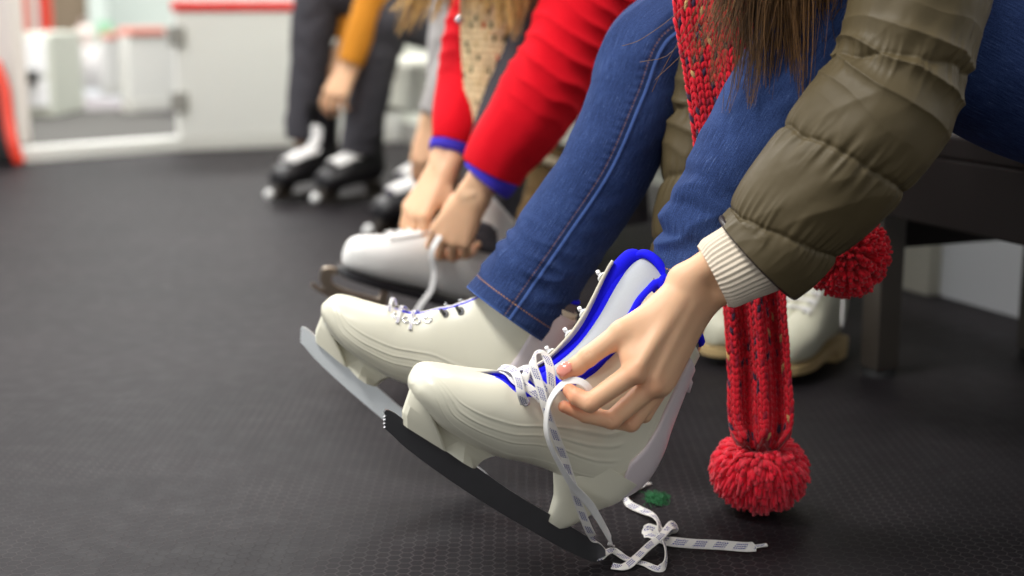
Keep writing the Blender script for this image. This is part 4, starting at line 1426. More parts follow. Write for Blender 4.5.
# little finger
hp((666, 378, .060), (644, 415, .060), .0094, .0080, .0025)
hp((644, 415, .060), (629, 416, .053), .0078, .0068, .002)
hp((629, 416, .053), (618, 410, .050), .0066, .0056, .002)
# knuckle and tendon relief
hp((634, 373, .0895), (633.5, 374, .0895), .0080, .0080, .006)
hp((652.5, 386, .0850), (652, 387, .0850), .0080, .0080, .006)
hp((662, 385, .0750), (662, 386, .0750), .0076, .0076, .006)
for (ax_, ay_, ao), (bx_, by_, bo) in (((680, 300, .0715), (640, 364, .0925)), ((688, 306, .0700), (654, 377, .0880)), ((696, 312, .0650), (663, 378, .0775))):
    hp((ax_, ay_, ao), (bx_, by_, bo), .0030, .0034, .009)
hv, hf = sculpt(hand, 0.0012)
def crease(v, c, axis, halflen, depth, wid):
    # a skin fold: vertices near a short line sink a little
    d = v - c
    l = d @ axis
    r = np.sqrt(np.maximum((d ** 2).sum(1) - l ** 2, 0))
    return depth * np.exp(-(r / wid) ** 2) * np.clip(1 - np.abs(l) / halflen, 0, 1)
sink = np.zeros(len(hv))
toeye = nrm(EYE - hv)
for (x, y, o), (x2, y2, o2) in (((586, 398, .093), (592, 410, .093)), ((588, 397, .093), (594, 409, .093)), ((608, 414, .087), (615, 426, .087)), ((584, 351, .066), (592, 362, .066)), ((586.5, 349, .066), (594.5, 360, .066)), ((627, 417, .078), (634, 428, .078)), ((612, 338, .068), (622, 346, .070))):
    c0_, c1_ = p1(x, y, o), p1(x2, y2, o2)
    sink += crease(hv, (c0_ + c1_) / 2, nrm(c1_ - c0_), np.linalg.norm(c1_ - c0_) * .8, .0007, .0011)
hv = hv - toeye * sink[:, None]
# natural redness of joints and finger ends
tips = np.array([p1(565, 374, .056), p1(570, 391, .068), p1(564, 406, .064), p1(596, 413, .055), p1(634, 373, .092), p1(652, 386, .088), p1(590, 404, .09), p1(612, 421, .083), p1(631, 424, .075)])
tr = np.array([.016, .020, .020, .016, .012, .012, .011, .011, .010]); ta = np.array([1, 1.2, 1.1, .8, .5, .5, .45, .45, .4])
def redness(v, tips, tr, ta):
    d = np.sqrt(((v[:, None] - tips[None]) ** 2).sum(-1))
    k = np.clip((np.exp(-(d / tr) ** 2) * ta).max(1), 0, 1)[:, None]
    return (1 - k) * A3(1, 1, 1) + k * A3(1.0, .72, .66)
hcol = redness(hv, tips, tr, ta)

KL, KR = P(862, -28, 1.50), P(655, 56, 1.73)
HL, HR = P(1230, 105, 1.66), P(1130, 60, 1.92)
AL, AR = M1[:3, 3] + M1[:3, :3] @ A3(.105, 0, .225), M2[:3, 3] + M2[:3, :3] @ A3(.095, 0, .185)
CH = P(980, -330, 1.63)
SHR = CH * 2 - SHL
SHR = SHL + BD * .36
ELR = P(728, 30, 1.68)
WRR = P(690, 250, 1.65)
HD = P(748, -235, 1.58)
bp = body_prims(HL, HR, KL, KR, AL, AR, CH, SHL, SHR, EL, ELR, P(752, 250, 1.374), WRR, HD)
bp += head_prims(HD, A3(-.35, -.1, .93), A3(-.85, -.25, -.45))
bp += [(AL, M1[:3, 3] + M1[:3, :3] @ A3(.092, 0, .115), .030, .024, .01), (AR, M2[:3, 3] + M2[:3, :3] @ A3(.085, 0, .115), .030, .024, .01)]
bv, bf = sculpt(bp, 0.011)
rh = hand_prims(WRR, P(672, 330, 1.64) - WRR, A3(.3, .9, .2), A3(-.9, .1, .3), (.5, .6, .6, .6))
rv, rf = sculpt(rh, 0.003)
mb = MB(); mb.add(hv, hf, col=hcol); mb.add(bv, bf); mb.add(rv, rf)
pA = mb.build('person', M['skin'])
tag(pA, 'person in olive puffer jacket, jeans and red scarf bending to lace the nearest cream skate', 'person')

# thumb nail, slightly domed
tip, bk = p1(564.5, 373.5, .054), p1(580, 363, .056)
ax = nrm(tip - bk); vw = nrm(EYE - tip); nz = nrm(vw * .8 + nrm(p1(560, 350, .054) - p1(566, 380, .054)) * .45); nz = nrm(nz - ax * np.dot(nz, ax)); sx = np.cross(ax, nz)
g = []
cN = p1(565.5, 371.2, .0545) + nz * .0006
for i, a in enumerate(np.linspace(-1, 1, 14)):
    wv = .0060 * (1 - abs(a) ** 3.2) ** .5 if abs(a) < 1 else .0003
    g.append([cN + ax * (a * .0078) + sx * (b_ * wv) + nz * (.0079 - .0022 * b_ * b_ - .0011 * a * a - (.0012 * a if a > 0 else 0)) for b_ in np.linspace(-1, 1, 11)])
mb = MB(); mb.grid(np.array(g), False)
nl = mb.build('fingernail', M['nail'], pA, merge=True, solid=0.0008)

# jeans: each leg tapers from thigh to hem, folds gathered at the ankle
def fold_noise(seed, hem_gather=.0035, knee=None, amp=.0025, twist=1.0, knee_amp=.004):
    def f(v, a, g):
        tw = np.sin(a + seed) * 1.3 * twist
        n1 = vnoise(np.stack([v * 26 + seed + tw, np.cos(a) * 1.3 + seed, np.sin(a) * 1.3], -1))
        n2 = vnoise(np.stack([v * 60 + seed * 3 + tw * 2.2, np.cos(a) * 2.0, np.sin(a) * 2.0 + seed], -1))
        gather = np.exp(-((v - .055) / .05) ** 2)
        out = amp * n1 + amp * .35 * n2 + gather * hem_gather * (1 - 2 * np.abs(vnoise(np.stack([v * 55 + tw * .9 + seed, np.cos(a) * 1.0, np.sin(a) * 1.0 + 7], -1))))
        if knee is not None:
            out = out + knee_amp * np.exp(-((v - knee) / .07) ** 2) * (1 - 2 * np.abs(vnoise(np.stack([v * 24 - tw * 1.2 + seed, np.cos(a), np.sin(a) + 3], -1))))
        return out
    return f
mb = MB()
left = [row(695, 291, 1.445, 44), row(702, 262, 1.447, 46), row(716, 220, 1.45, 49), row(742, 172, 1.455, 53), row(772, 120, 1.465, 56), row(804, 66, 1.475, 57), row(836, 14, 1.49, 60), row(868, -26, 1.50, 66), row(930, 4, 1.52, 92), row(1040, 60, 1.58, 98), row(1230, 125, 1.66, 104)]
def left_disp(v, a, g):
    out = fold_noise(3.1, .0045, .36, .0022)(v, a, g)
    # the cloth is pushed together above the boot: slanting rolls round the ankle
    ph = v * 230 + 1.6 * np.sin(a + 2.2) + 1.5 * vnoise(np.stack([v * 12, np.cos(a) * 1.6, np.sin(a) * 1.6 + 5], -1))
    out = out + .0062 * np.exp(-((v - .062) / .040) ** 2) * (np.abs(np.sin(ph * .5)) - .5) * (.65 + .35 * vnoise(np.stack([v * 20 + 9, np.cos(a) * 2, np.sin(a) * 2], -1)))
    return out
cloth_tube(mb, left, 420, 160, A3(0, -1, 0), left_disp, seam=2.9, cap1=True)
right = [row(506, 315, 1.655, 55, 48), row(530, 281, 1.662, 52, 47), row(562, 236, 1.675, 46), row(603, 174, 1.69, 46), row(634, 104, 1.71, 47), row(655, 56, 1.73, 51), row(705, 42, 1.755, 58), row(800, 40, 1.79, 66), row(960, 50, 1.85, 72), row(1130, 62, 1.92, 80)]
g, uv, L_ = loft_tube(right, 320, 150, A3(0, -1, 0))
# the inseam runs down the side that faces the camera
seam_px = [(524, 324), (545, 290), (590, 235), (628, 180), (650, 130), (667, 95), (690, 75)]
def right_disp(v, a, gg_):
    out = fold_noise(8.4, .0035, .40, .0020)(v, a, gg_)
    return out
SEAM = -0.06
def right_disp2(v, a, gg_):
    out = right_disp(v, a, gg_)
    da = (a - SEAM + PI) % (2 * PI) - PI
    x = da * .05
    out = out + .0016 * np.exp(-((x - .002) / .0022) ** 2) - .0012 * np.exp(-((x + .004) / .0025) ** 2)
    out = out + .0009 * np.sin(v * 620) * np.exp(-((x + .008) / .005) ** 2)
    return out
cloth_tube(mb, right, 520, 200, A3(0, -1, 0), right_disp2, seam=SEAM, cap1=True)
v, f = sculpt([(HL, HR, .125, .125, .05), (HL + BN * .05, HR + BN * .05, .12, .12, .05)], .014)
mb.add(v, f, np.full((len(v), 2), .1))
mb.build('jeans', M['denim'], pA)

# jacket body and the two quilted sleeves
jp = [((HL + HR) / 2 * .75 + CH * .25, CH, .150, .155, .05), (SHL, SHR, .080, .080, .05), (CH, CH + A3(-.03, 0, .05), .12, .1, .05)]
v, f = sculpt(jp, .012)
dn = vnoise(v * 14) * .006
mb = MB(); mb.add(v + dn[:, None] * A3(.4, .4, .8), f)
jk = mb.build('jacket', M['olive'], pA)
def puffer_disp(seams, amp, seed, crease=None, ca=.010):
    sm = np.array(seams)
    def f(v, a, g):
        dv = v - .012 * np.sin(a + .6)
        d = np.abs(dv[..., None] - sm)
        dm = d.min(-1)
        wv = vnoise(np.stack([np.cos(a) * 3 + seed, v * 5, np.sin(a) * 3 + seed], -1))
        dm = np.maximum(np.abs(dv[..., None] + .003 * wv[..., None] - sm).min(-1), 0)
        puff = amp * (1 - np.exp(-(dm / .014) ** 1.2)) - amp * .6 - .0016 * np.exp(-(dm / .0028) ** 2)
        pk = vnoise(np.stack([np.cos(a) * 9 + seed, v * 18, np.sin(a) * 9 + seed], -1))
        pinch = .0020 * (1 - 2 * np.abs(pk)) * np.exp(-(dm / .022) ** 2)
        q1 = vnoise(np.stack([v * 13 + np.sin(a) * 1.4 + seed, np.cos(a) * 1.2, np.sin(a) * 1.2], -1))
        q2 = vnoise(np.stack([v * 24 - np.sin(a + .5) * 2.6 + seed * 2, np.cos(a) * 1.8, np.sin(a) * 1.8], -1))
        n1 = .0036 * q1 + .0026 * (.5 - np.abs(q2))
        out = puff + pinch + n1
        if crease is not None:
            for v0, w0 in crease:
                k = np.exp(-((v - v0) / w0) ** 2)
                ph = v * 250 + 2.6 * np.sin(a + .7) + 2.2 * vnoise(np.stack([v * 16 + seed, np.cos(a) * 1.6, np.sin(a) * 1.6], -1))
                out = out + k * ca * (.5 - np.abs(np.sin(ph * .5)) ** .7) * (.6 + .4 * np.cos(a))
        return out
    return f
sl = [row(758, 258, 1.376, 55), row(774, 243, 1.374, 57), row(800, 208, 1.370, 60), row(845, 158, 1.366, 66), row(880, 112, 1.365, 68), row(903, 62, 1.368, 64), row(915, 10, 1.378, 65), row(930, -60, 1.39, 70), row(968, -235, 1.43, 80)]
mb = MB()
cloth_tube(mb, sl, 560, 260, A3(0, -1, 0), puffer_disp([.034, .125, .225, .31, .41], .0046, 5.5, [(.222, .034)], .0075), cap1=True)
slv = mb.build('sleeve', M['olive'], jk)
# brown binding at the sleeve end
cc = [spline(sl, 60)]
c0 = cc[0][0]; c1 = cc[0][2]
ax = nrm(c1[:3] - c0[:3]); u = nrm(np.cross(ax, A3(0, -1, 0))); w_ = np.cross(ax, u)
a = np.linspace(0, 2 * PI, 80)
rb = c0[3] * .965
ringp = c0[:3] + rb * (np.cos(a)[:, None] * u + np.sin(a)[:, None] * w_) + ax * .001
mb = MB(); mb.tube(ringp, .0034, 10, ax, False); mb.build('cuff_binding', M['binding'], slv)
sr_ = [(*WRR, .046, .046), (*(WRR * .8 + ELR * .2), .052, .052), (*(WRR * .4 + ELR * .6), .058, .058), (*ELR, .062, .062), (*((ELR + SHR) / 2), .064, .064), (*SHR, .075, .075)]
sr_ = [row(688, 262, 1.645, 37), row(694, 225, 1.65, 39), row(706, 160, 1.66, 41), row(717, 100, 1.67, 42), row(728, 40, 1.68, 46), row(752, -40, 1.69, 52), tuple(SHR) + (.075, .075)]
mb = MB()
cloth_tube(mb, sr_, 200, 120, A3(0, -1, 0), puffer_disp([.03, .10, .18, .27, .36], .006, 2.2, [(.17, .04)], .008), cap1=True)
mb.build('sleeve', M['olive'], jk)
# cream ribbed cuff of the sweater
ck = [row(713, 277, 1.377, 37), row(722, 272.5, 1.377, 38.5), row(740, 263, 1.376, 40), row(765, 250, 1.374, 42), row(785, 235, 1.372, 42)]
def cuff_disp(v, a, g):
    return .0006 * np.sin(a * 44) - .0025 * np.exp(-(v / .004) ** 2) + .0016 * vnoise(np.stack([v * 40, np.cos(a) * 2, np.sin(a) * 2], -1))
mb = MB()
g_ = cloth_tube(mb, ck, 90, 408, A3(0, -1, 0), cuff_disp)
# turned-in end
inner = g_[0].mean(0) + (g_[0] - g_[0].mean(0)) * .84 + (g_[4] - g_[0]) * .9
mb.grid(np.stack([inner, g_[0]]), True)
mb.build('sweater_cuff', M['cuff'], pA)

# hair falling forward from the bent head
def hx(px, py, d):
    return P(px, py, d)
locks = []
rgl = np.random.default_rng(5)
for tx, ty, rx, cnt in ((800, 118, 792, 1.3), (808, 88, 805, .9), (785, 108, 788, 1.2), (768, 98, 778, 1.2), (750, 104, 770, 1.1), (738, 88, 760, .9), (726, 112, 752, .5), (712, 84, 745, .7), (696, 66, 735, .55), (702, 48, 728, .5), (816, 62, 818, 1.2), (790, 80, 795, 1.4), (758, 70, 770, 1.4), (775, 62, 785, 1.5), (742, 112, 764, .5), (794, 126, 796, .4), (826, 40, 830, 1.0), (720, 50, 742, .8), (740, 50, 755, 1.1), (803, 104, 800, .9)):
    d = 1.425 + rgl.uniform(-.02, .03)
    locks.append(([hx(rx - 5, -230, 1.52), hx(rx, -120, 1.45), hx(rx + (tx - rx) * .1, -40, d), hx(rx + (tx - rx) * .45, 10, d), hx(rx + (tx - rx) * .8, ty - 28, d), hx(tx, ty, d)], .014, .0062, cnt))
strays = [[hx(735, -60, 1.45), hx(715, 0, 1.44), hx(690, 45, 1.44), hx(655, 80, 1.45)], [hx(735, -60, 1.45), hx(705, 10, 1.45), hx(668, 55, 1.45), hx(640, 62, 1.46)], [hx(730, -60, 1.45), hx(690, 20, 1.45), hx(660, 75, 1.45), hx(652, 92, 1.46)], [hx(730, -50, 1.45), hx(680, 10, 1.46), hx(640, 40, 1.46), hx(622, 46, 1.47)]]
hair_locks('hair', 'hair_brown', pA, locks, 3, 105, .00048, strays)

# ================= the red scarf with its two pompoms =================
RED = [srgb(202, 20, 40)[:3], srgb(60, 40, 62)[:3], srgb(190, 150, 96)[:3], srgb(150, 20, 44)[:3]]
PC = G(760, 514)
PR = .0560
scarf = empty('scarf', 'chunky red knitted scarf with dark flecks and two red pompoms, hanging between the knees', 'scarf', loc=(PC[0], PC[1] + .02, 0))
inv = Matrix.Translation(scarf.location).inverted()
DS = PC[1] + .028
sp = [P(722, -70, 1.60), P(718, 0, 1.585), P(728, 70, 1.575), P(738, 150, 1.57), P(747, 230, DS), P(754, 300, DS), P(759, 370, DS - .006), P(761, 425, DS - .03), P(761, 446, DS - .048)]
mb = MB()
fold = lambda x, l: .013 * np.cos(np.asarray(x) * PI * 2.2 + .9) * np.clip((np.asarray(l) - .2) / .1, .25, 1) - .010 * np.asarray(x) ** 2
knit_scarf('scarf', mb, sp, [.098, .098, .096, .094, .084, .071, .071, .070, .042], [A3(-.15, -.95, .1)] * 9, 12, .0082, RED, 4, fold, .0022)
o = mb.build('knitted_band', M['yarn'], scarf); o.matrix_parent_inverse = inv
o = pompom('pompom', scarf, A3(PC[0], PC[1] + .012, PR * .90), PR, [srgb(244, 42, 64)[:3], srgb(234, 30, 54)[:3], srgb(250, 68, 84)[:3]], 2, 1650, .86, .05, 1.0); o.matrix_parent_inverse = inv
C2 = P(845, 252, 1.60)
mb = MB()
knit_scarf('scarf', mb, [P(735, -75, 1.62), P(790, -20, 1.64), P(835, 60, 1.635), P(846, 150, 1.61), P(848, 235, 1.60)], [.07, .06, .06, .058, .045], [A3(.0, -.95, .1)] * 5, 7, .0085, RED, 9, lambda x, l: -.012 * np.asarray(x) ** 2, .0025)
o = mb.build('knitted_band', M['yarn'], scarf); o.matrix_parent_inverse = inv
o = pompom('pompom', scarf, C2, .051, [srgb(216, 18, 38)[:3], srgb(200, 14, 34)[:3], srgb(224, 36, 50)[:3]], 6, 1200, 1.0, .04); o.matrix_parent_inverse = inv

# small green tuft of wool on the floor
mb = MB()
rg = np.random.default_rng(9)
gc = G(656, 500)
for i in range(60):
    q = [gc + A3(rg.normal() * .007, rg.normal() * .012, .001 + abs(rg.normal()) * .002) for _ in range(4)]
    for z in q: z[2] = max(z[2], .0008)
    mb.tube(spline(q, 12), .0004, 4, (0.2, .3, 1))
tag(mb.build('wool_tuft', M['greenfluff']), 'tiny green tuft of wool on the floor beside the lace end', 'tuft')
# ================= white boots standing under the bench =================
LACEUP = [list(r) for r in LEATHER]
for r_ in LACEUP:
    r_[4] *= 1.08; r_[7] *= 1.25; r_[8] *= 1.25
def boot_pose(toe, heel, lift=0.0, roll=0.0):
    ex = nrm(toe - heel)
    z = A3(0, 0, 1)
    n = nrm(np.cross(z, ex)); ez = np.cross(ex, n)
    n2 = n * math.cos(roll) + ez * math.sin(roll); ez2 = np.cross(ex, n2)
    m = np.eye(4)
    m[:3, 0], m[:3, 1], m[:3, 2], m[:3, 3] = ex, n2, ez2, heel + ez2 * lift
    return m
def laceup(label, m, group=None):
    r = empty('laced_boot', label, 'boot', matrix=Matrix(m.tolist()), group=group)
    closed_boot(r, LACEUP, M['cream_leather'])
    fill_tongue(r, LACEUP, M['cream_leather'], .22, .98)
    sole_strip(r, M['tan_sole'], -.012, .003, heel=.018)
    lace_rows(r, LACEUP, (.30, .38, .46, .54, .64, .76), M['white_cloth'], w=.005)
    gg = boot_grid(LACEUP, 150, 72)
    for t in (.30, .38, .46, .54, .64, .76):
        for cidx in (4, -5):
            c = gg[int(t * 149), cidx]; nn = A3(.3, 1 if c[1] > 0 else -1, .2)
            mb = MB(); mb.tube([c - nrm(nn) * .001, c + nrm(nn) * .0014], .0040, 12, (0, 0, 1)); mb.build('eyelet', M['black'], r)
    # loose lace ends
    mb = MB()
    for sg, ln in ((1, .17), (-1, .14)):
        mb.tube(spline([(.122, .012 * sg, .222), (.150, .030 * sg, .235), (.165, .052 * sg, .19), (.150, .062 * sg, .12), (.155, .066 * sg, .22 - ln)], 30), .0021, 6, (0, 1, 0))
    mb.build('lace', M['white_cloth'], r)
    return r
def ground_boot(tx, ty, dirv, label, soleh=.030, back=False):
    p = G(tx, ty)
    d = nrm(dirv)
    toe = p - d * .0 + A3(0, 0, soleh)
    return laceup(label, boot_pose(toe, toe - d * .27), 'cream laced boots under the bench')
ground_boot(772, 386, A3(-.55, -.83, 0), 'cream laced ankle boot with tan sole standing behind the red scarf')
ground_boot(703, 365, A3(-.90, -.44, 0), 'cream laced boot with only its toe showing between skate and scarf')

# ================= brown boots further along =================
def suede_boot(px, py, dirv, label):
    p = G(px, py); d = nrm(dirv)
    m = boot_pose(p + A3(0, 0, .018), p + A3(0, 0, .018) - d * .27)
    r = empty('suede_boot', label, 'boot', matrix=Matrix(m.tolist()), group='brown suede boots under the bench')
    rows = [list(q) for q in LEATHER]
    for q in rows:
        q[4] *= 1.25; q[7] = 0; q[8] = 0
    for q in rows[9:]:
        q[0] += .012; q[2] -= .006
    closed_boot(r, rows, M['suede'])
    sole_strip(r, M['tan_sole'], -.018, .003, grow=1.2)
    g = boot_grid(rows, 150, 60, -.006, None, .95, 1.0)
    mb = MB(); mb.tube(g[4][::2], .011, 10, (0, 0, 1)); mb.build('fleece_collar', simple('cream_fleece', srgb(206, 192, 164), .95, bump=.6), r)
    return r
suede_boot(478, 262, A3(-.8, -.6, 0), 'brown suede boot with cream collar under the bench, nearer the red sleeve')
suede_boot(508, 252, A3(-.75, -.66, 0), 'brown suede boot with cream collar under the bench, nearer the blue jeans')

# ================= the woman in the red coat =================
hB, tB = P(492, 313, 2.33), P(318, 262, 2.27)
M3 = boot_pose(tB, hB, 0.004, -.06)
skB = figure_skate('white leather figure skate with steel blade, being laced by the person in red', M3, 'white leather figure skates')
LB = local_of(M3)
mb = MB()
ribbon(mb, [LB(P(q, w_, d_)) for q, w_, d_ in ((440, 236, 2.20), (433, 248, 2.185), (431.5, 258, 2.185), (434, 272, 2.19), (431, 290, 2.19), (422, 303, 2.19), (415, 314, 2.19))], [nrm(A3(-.3, -.9, .2)) @ M3[:3, :3]] * 7, .0095, .0016)
mb.build('lace', M['white_cloth'], skB)
kB = P(566, -40, 2.45)
mb = MB()
B_ank = P(478, 262, 2.33)
HBL, HBR = P(760, 20, 2.60), P(700, 10, 2.85)
CHB = P(640, -150, 2.50); SHBL = P(668, -105, 2.30); SHBR = SHBL + BD * .36
ELB, WRB = P(548, 95, 2.22), P(474, 196, 2.20)
ELB2, WRB2 = P(468, 40, 2.48), P(441, 172, 2.34)
HDB = P(470, -120, 2.42)
KBR = P(585, -20, 2.74); ABR = P(618, 185, 2.80)
bpB = body_prims(HBL, HBR, kB, KBR, B_ank, ABR, CHB, SHBL, SHBR, ELB, ELB2, WRB, WRB2, HDB)
bpB += head_prims(HDB, A3(-.5, -.1, .85), A3(-.8, -.3, -.5))
v1, f1 = sculpt(bpB, .013)
v2, f2 = sculpt(hand_prims(WRB, P(449, 243, 2.22) - WRB, A3(-.25, -.9, .3), A3(-.9, .2, -.1), (.55, .65, .75, .85), .92, .8), .0026)
v3, f3_ = sculpt(hand_prims(WRB2, P(408, 228, 2.30) - WRB2, A3(-.6, -.6, .5), A3(.5, -.7, -.4), (.75, .7, .7, .7), .95, .5), .0026)
mb = MB()
for v, f in ((v1, f1), (v2, f2), (v3, f3_)):
    mb.add(v, f)
pB = mb.build('person', M['skin'])
tag(pB, 'person in bright red coat with royal blue cuffs bending to lace a white figure skate', 'person')
mb = MB()
cloth_tube(mb, [row(476, 248, 2.33, 28), row(484, 215, 2.335, 30), row(500, 150, 2.35, 33), row(522, 80, 2.38, 36), row(545, 10, 2.42, 40), row(572, -38, 2.45, 46), row(680, -20, 2.53, 52), row(760, 20, 2.60, 56)], 160, 80, A3(0, -1, 0), fold_noise(4.2, .004, .4, .003), cap1=True)
cloth_tube(mb, [tuple(ABR + A3(.012, 0, -.075)) + (.052, .052), tuple(ABR + A3(0, 0, .04)) + (.052, .052), tuple(ABR * .5 + KBR * .5) + (.056, .056), tuple(KBR) + (.07, .07), tuple((KBR + HBR) / 2) + (.08, .08), tuple(HBR) + (.09, .09)], 100, 60, A3(0, -1, 0), fold_noise(1.2, .004, .4, .003), cap0=True, cap1=True)
mb.build('jeans', M['greydenim'], pB)
v, f = sculpt([((HBL + HBR) / 2 * .6 + CHB * .4, CHB, .14, .15, .05), (SHBL, SHBR, .075, .075, .05)], .013)
mb = MB(); mb.add(v, f); jB = mb.build('coat', M['redcoat'], pB)
def wool_disp(seed, crease, ca=.0075):
    def f(v, a, g):
        n1 = .004 * vnoise(np.stack([v * 14 + np.sin(a) + seed, np.cos(a) * 1.2, np.sin(a) * 1.2], -1))
        k = sum(np.exp(-((v - c_) / w_) ** 2) for c_, w_ in crease)
        return n1 + k * ca * (.5 - np.abs(np.sin(v * 105 + 1.2 * np.sin(a + .8) + 1.2 * vnoise(np.stack([v * 14 + seed, np.cos(a) * 1.5, np.sin(a) * 1.5], -1)))) ** .7) * (.65 + .35 * np.cos(a))
    return f
mb = MB()
cloth_tube(mb, [row(492, 172, 2.20, 31), row(502, 152, 2.20, 34), row(528, 116, 2.205, 39), row(556, 72, 2.215, 43), row(580, 24, 2.235, 46), row(612, -30, 2.26, 50), row(668, -105, 2.30, 56)], 200, 120, A3(0, -1, 0), wool_disp(2.0, [(.20, .07), (.34, .07)]), cap0=True, cap1=True)
s1 = mb.build('sleeve', M['redcoat'], jB)
mb = MB()
cloth_tube(mb, [row(452, 144, 2.36, 22), row(456, 128, 2.37, 25), row(466, 85, 2.42, 28), row(476, 35, 2.47, 31), row(500, -30, 2.52, 36), tuple(SHBR) + (.07, .07)], 140, 80, A3(0, -1, 0), wool_disp(5.0, [(.2, .06)]), cap0=True, cap1=True)
s2 = mb.build('sleeve', M['redcoat'], jB)
mb = MB()
cloth_tube(mb, [row(486, 181, 2.20, 27.5), row(490, 176, 2.20, 28.5), row(497, 166, 2.20, 28)], 24, 60, A3(0, -1, 0), None, cap0=True)
mb.build('knit_cuff', M['navy'], s1)
mb = MB()
cloth_tube(mb, [row(448, 154, 2.35, 20), row(450, 149, 2.355, 21), row(453, 142, 2.36, 21)], 24, 60, A3(0, -1, 0), None, cap0=True)
mb.build('knit_cuff', M['navy'], s2)
# blond hair falling on both sides of the face
locks = []
for tx, ty, rx, rd, cnt in ((398, 34, 425, 2.34, 1), (408, 30, 435, 2.34, 1), (420, 24, 440, 2.33, 1), (433, 20, 450, 2.33, 1), (390, 10, 420, 2.35, .8), (446, 12, 455, 2.34, .9), (470, 10, 480, 2.32, .9), (485, 14, 490, 2.30, .9), (500, 26, 500, 2.27, 1), (508, 34, 508, 2.26, 1), (515, 40, 515, 2.25, .8), (523, 20, 520, 2.26, .9), (528, 8, 522, 2.27, .9)):
    locks.append(([P(rx + 15, -115, rd), P(rx + 6, -60, rd), P(rx, -25, rd), P((rx + tx) / 2, 0, rd), P(tx, ty, rd)], .018, .008, cnt))
hair_locks('hair', 'hair_blond', pB, locks, 8, 60, .0009)
# pale patterned scarf
BE = [srgb(222, 202, 160)[:3], srgb(70, 78, 52)[:3], srgb(190, 72, 52)[:3], srgb(206, 182, 132)[:3]]
mb = MB()
knit_scarf('scarf', mb, [P(490, -70, 2.37), P(486, -10, 2.355), P(485, 40, 2.35), P(483, 90, 2.345), P(480, 126, 2.34)], [.08, .085, .08, .062, .03], [A3(-.1, -.95, .1)] * 5, 10, .0105, BE, 3, lambda x, l: -.012 * np.asarray(x) ** 2, .0030)
o = mb.build('scarf', M['yarn'])
tag(o, 'beige knitted scarf with dark and red flecks hanging from the person in red', 'scarf')
# shiny brooch-like hair clip
mb = MB()
u, v = np.meshgrid(np.linspace(0, 2 * PI, 20, endpoint=False), np.linspace(.05, PI - .05, 10))
mb.grid(P(459, 20, 2.30) + .006 * np.stack([np.sin(v) * np.cos(u), np.sin(v) * np.sin(u) * .6, np.cos(v) * 1.3], -1), True, True, True, flip=True)
mb.build('earring', M['chrome'], pB)

# ================= the person in pale grey trousers =================
def hock(label, toe_px, dirv, group, lift=.053, **kw):
    t_ = G(*toe_px); d = nrm(dirv)
    toe = t_ + A3(0, 0, lift)
    return hockey_skate(label, boot_pose(toe, toe - d * .28), group, **kw)
hock('dark rental skate with purple lining, partly hidden by the hands of the person in red', (372, 243), A3(-.75, -.66, 0), 'dark purple skates', tongue='purple', tall=False)
hock('dark skate with purple lining next to the white figure skate, further from the camera', (388, 222), A3(-.6, -.8, 0), 'dark purple skates', tongue='purple', tall=False)
def seated(label, kneeL, kneeR, ankL, ankR, wrist, wrist2, top_mat, leg_mat, hand_dir, rleg=.055, rth=.08, sleeve_r=.045):
    hipL, hipR = kneeL + BN * .42 + A3(0, 0, -.04), kneeR + BN * .42 + A3(0, 0, -.04)
    hc = (hipL + hipR) / 2
    chest = hc + A3(0, 0, .42) - BN * .26
    shL, shR = chest - BD * .17 + A3(0, 0, .08), chest + BD * .17 + A3(0, 0, .08)
    head = chest + A3(0, 0, .30) - BN * .12
    elL, elR = (shL + wrist) / 2 - BD * .03, (shR + wrist2) / 2
    pr = body_prims(hipL, hipR, kneeL, kneeR, ankL, ankR, chest, shL, shR, elL, elR, wrist, wrist2, head)
    pr += head_prims(head, A3(-.2, 0, .97), -BN + A3(0, 0, -.3))
    v1, f1 = sculpt(pr, .015)
    mb = MB(); mb.add(v1, f1)
    for w_ in (wrist, wrist2):
        v, f = sculpt(hand_prims(w_, hand_dir, -BD * .6 - BN * .6, -BN + BD * .3, (.5, .55, .6, .65), .95, .6), .004)
        mb.add(v, f)
    o = mb.build('person', M['skin'])
    tag(o, label, 'person')
    mb = MB()
    for k_, an, hp_ in ((kneeL, ankL, hipL), (kneeR, ankR, hipR)):
        cloth_tube(mb, [tuple(an) + (rleg * .9, rleg * .9), tuple(an * .6 + k_ * .4) + (rleg, rleg), tuple(an * .15 + k_ * .85) + (rleg * 1.15, rleg * 1.15), tuple(k_ + A3(0.02, 0, .01)) + (rleg * 1.25, rleg * 1.25), tuple((k_ + hp_) / 2) + (rth, rth), tuple(hp_) + (rth * 1.1, rth * 1.1)], 120, 60, -BD, fold_noise(float(k_[0] * 10), .004, .35, .003), cap0=True, cap1=True)
    v, f = sculpt([(hipL, hipR, .12, .12, .05)], .016); mb.add(v, f)
    mb.build('trousers', M[leg_mat], o)
    v, f = sculpt([(hc + A3(0, 0, .1), chest, .15, .16, .05), (shL, shR, .08, .08, .05)], .015)
    mb = MB(); mb.add(v, f); tp = mb.build('jumper', M[top_mat], o)
    for sh, el, w_ in ((shL, elL, wrist), (shR, elR, wrist2)):
        mb = MB()
        up_ = nrm(el - w_)
        cloth_tube(mb, [tuple(w_ + up_ * .015) + (sleeve_r * .85, sleeve_r * .85), tuple((w_ + el) / 2) + (sleeve_r, sleeve_r), tuple(el) + (sleeve_r * 1.1, sleeve_r * 1.1), tuple(sh) + (.07, .07)], 80, 48, -BD, wool_disp(1.0, [(.2, .06)]), cap0=True, cap1=True)
        mb.build('sleeve', M[top_mat], tp)
    hb = MB()
    v, f = sculpt([(head + A3(.03, .01, .04), head + A3(.05, .01, -.02), .088, .085, .02)], .014); hb.add(v, f); hb.build('hair', M['suede'], o)
    return o
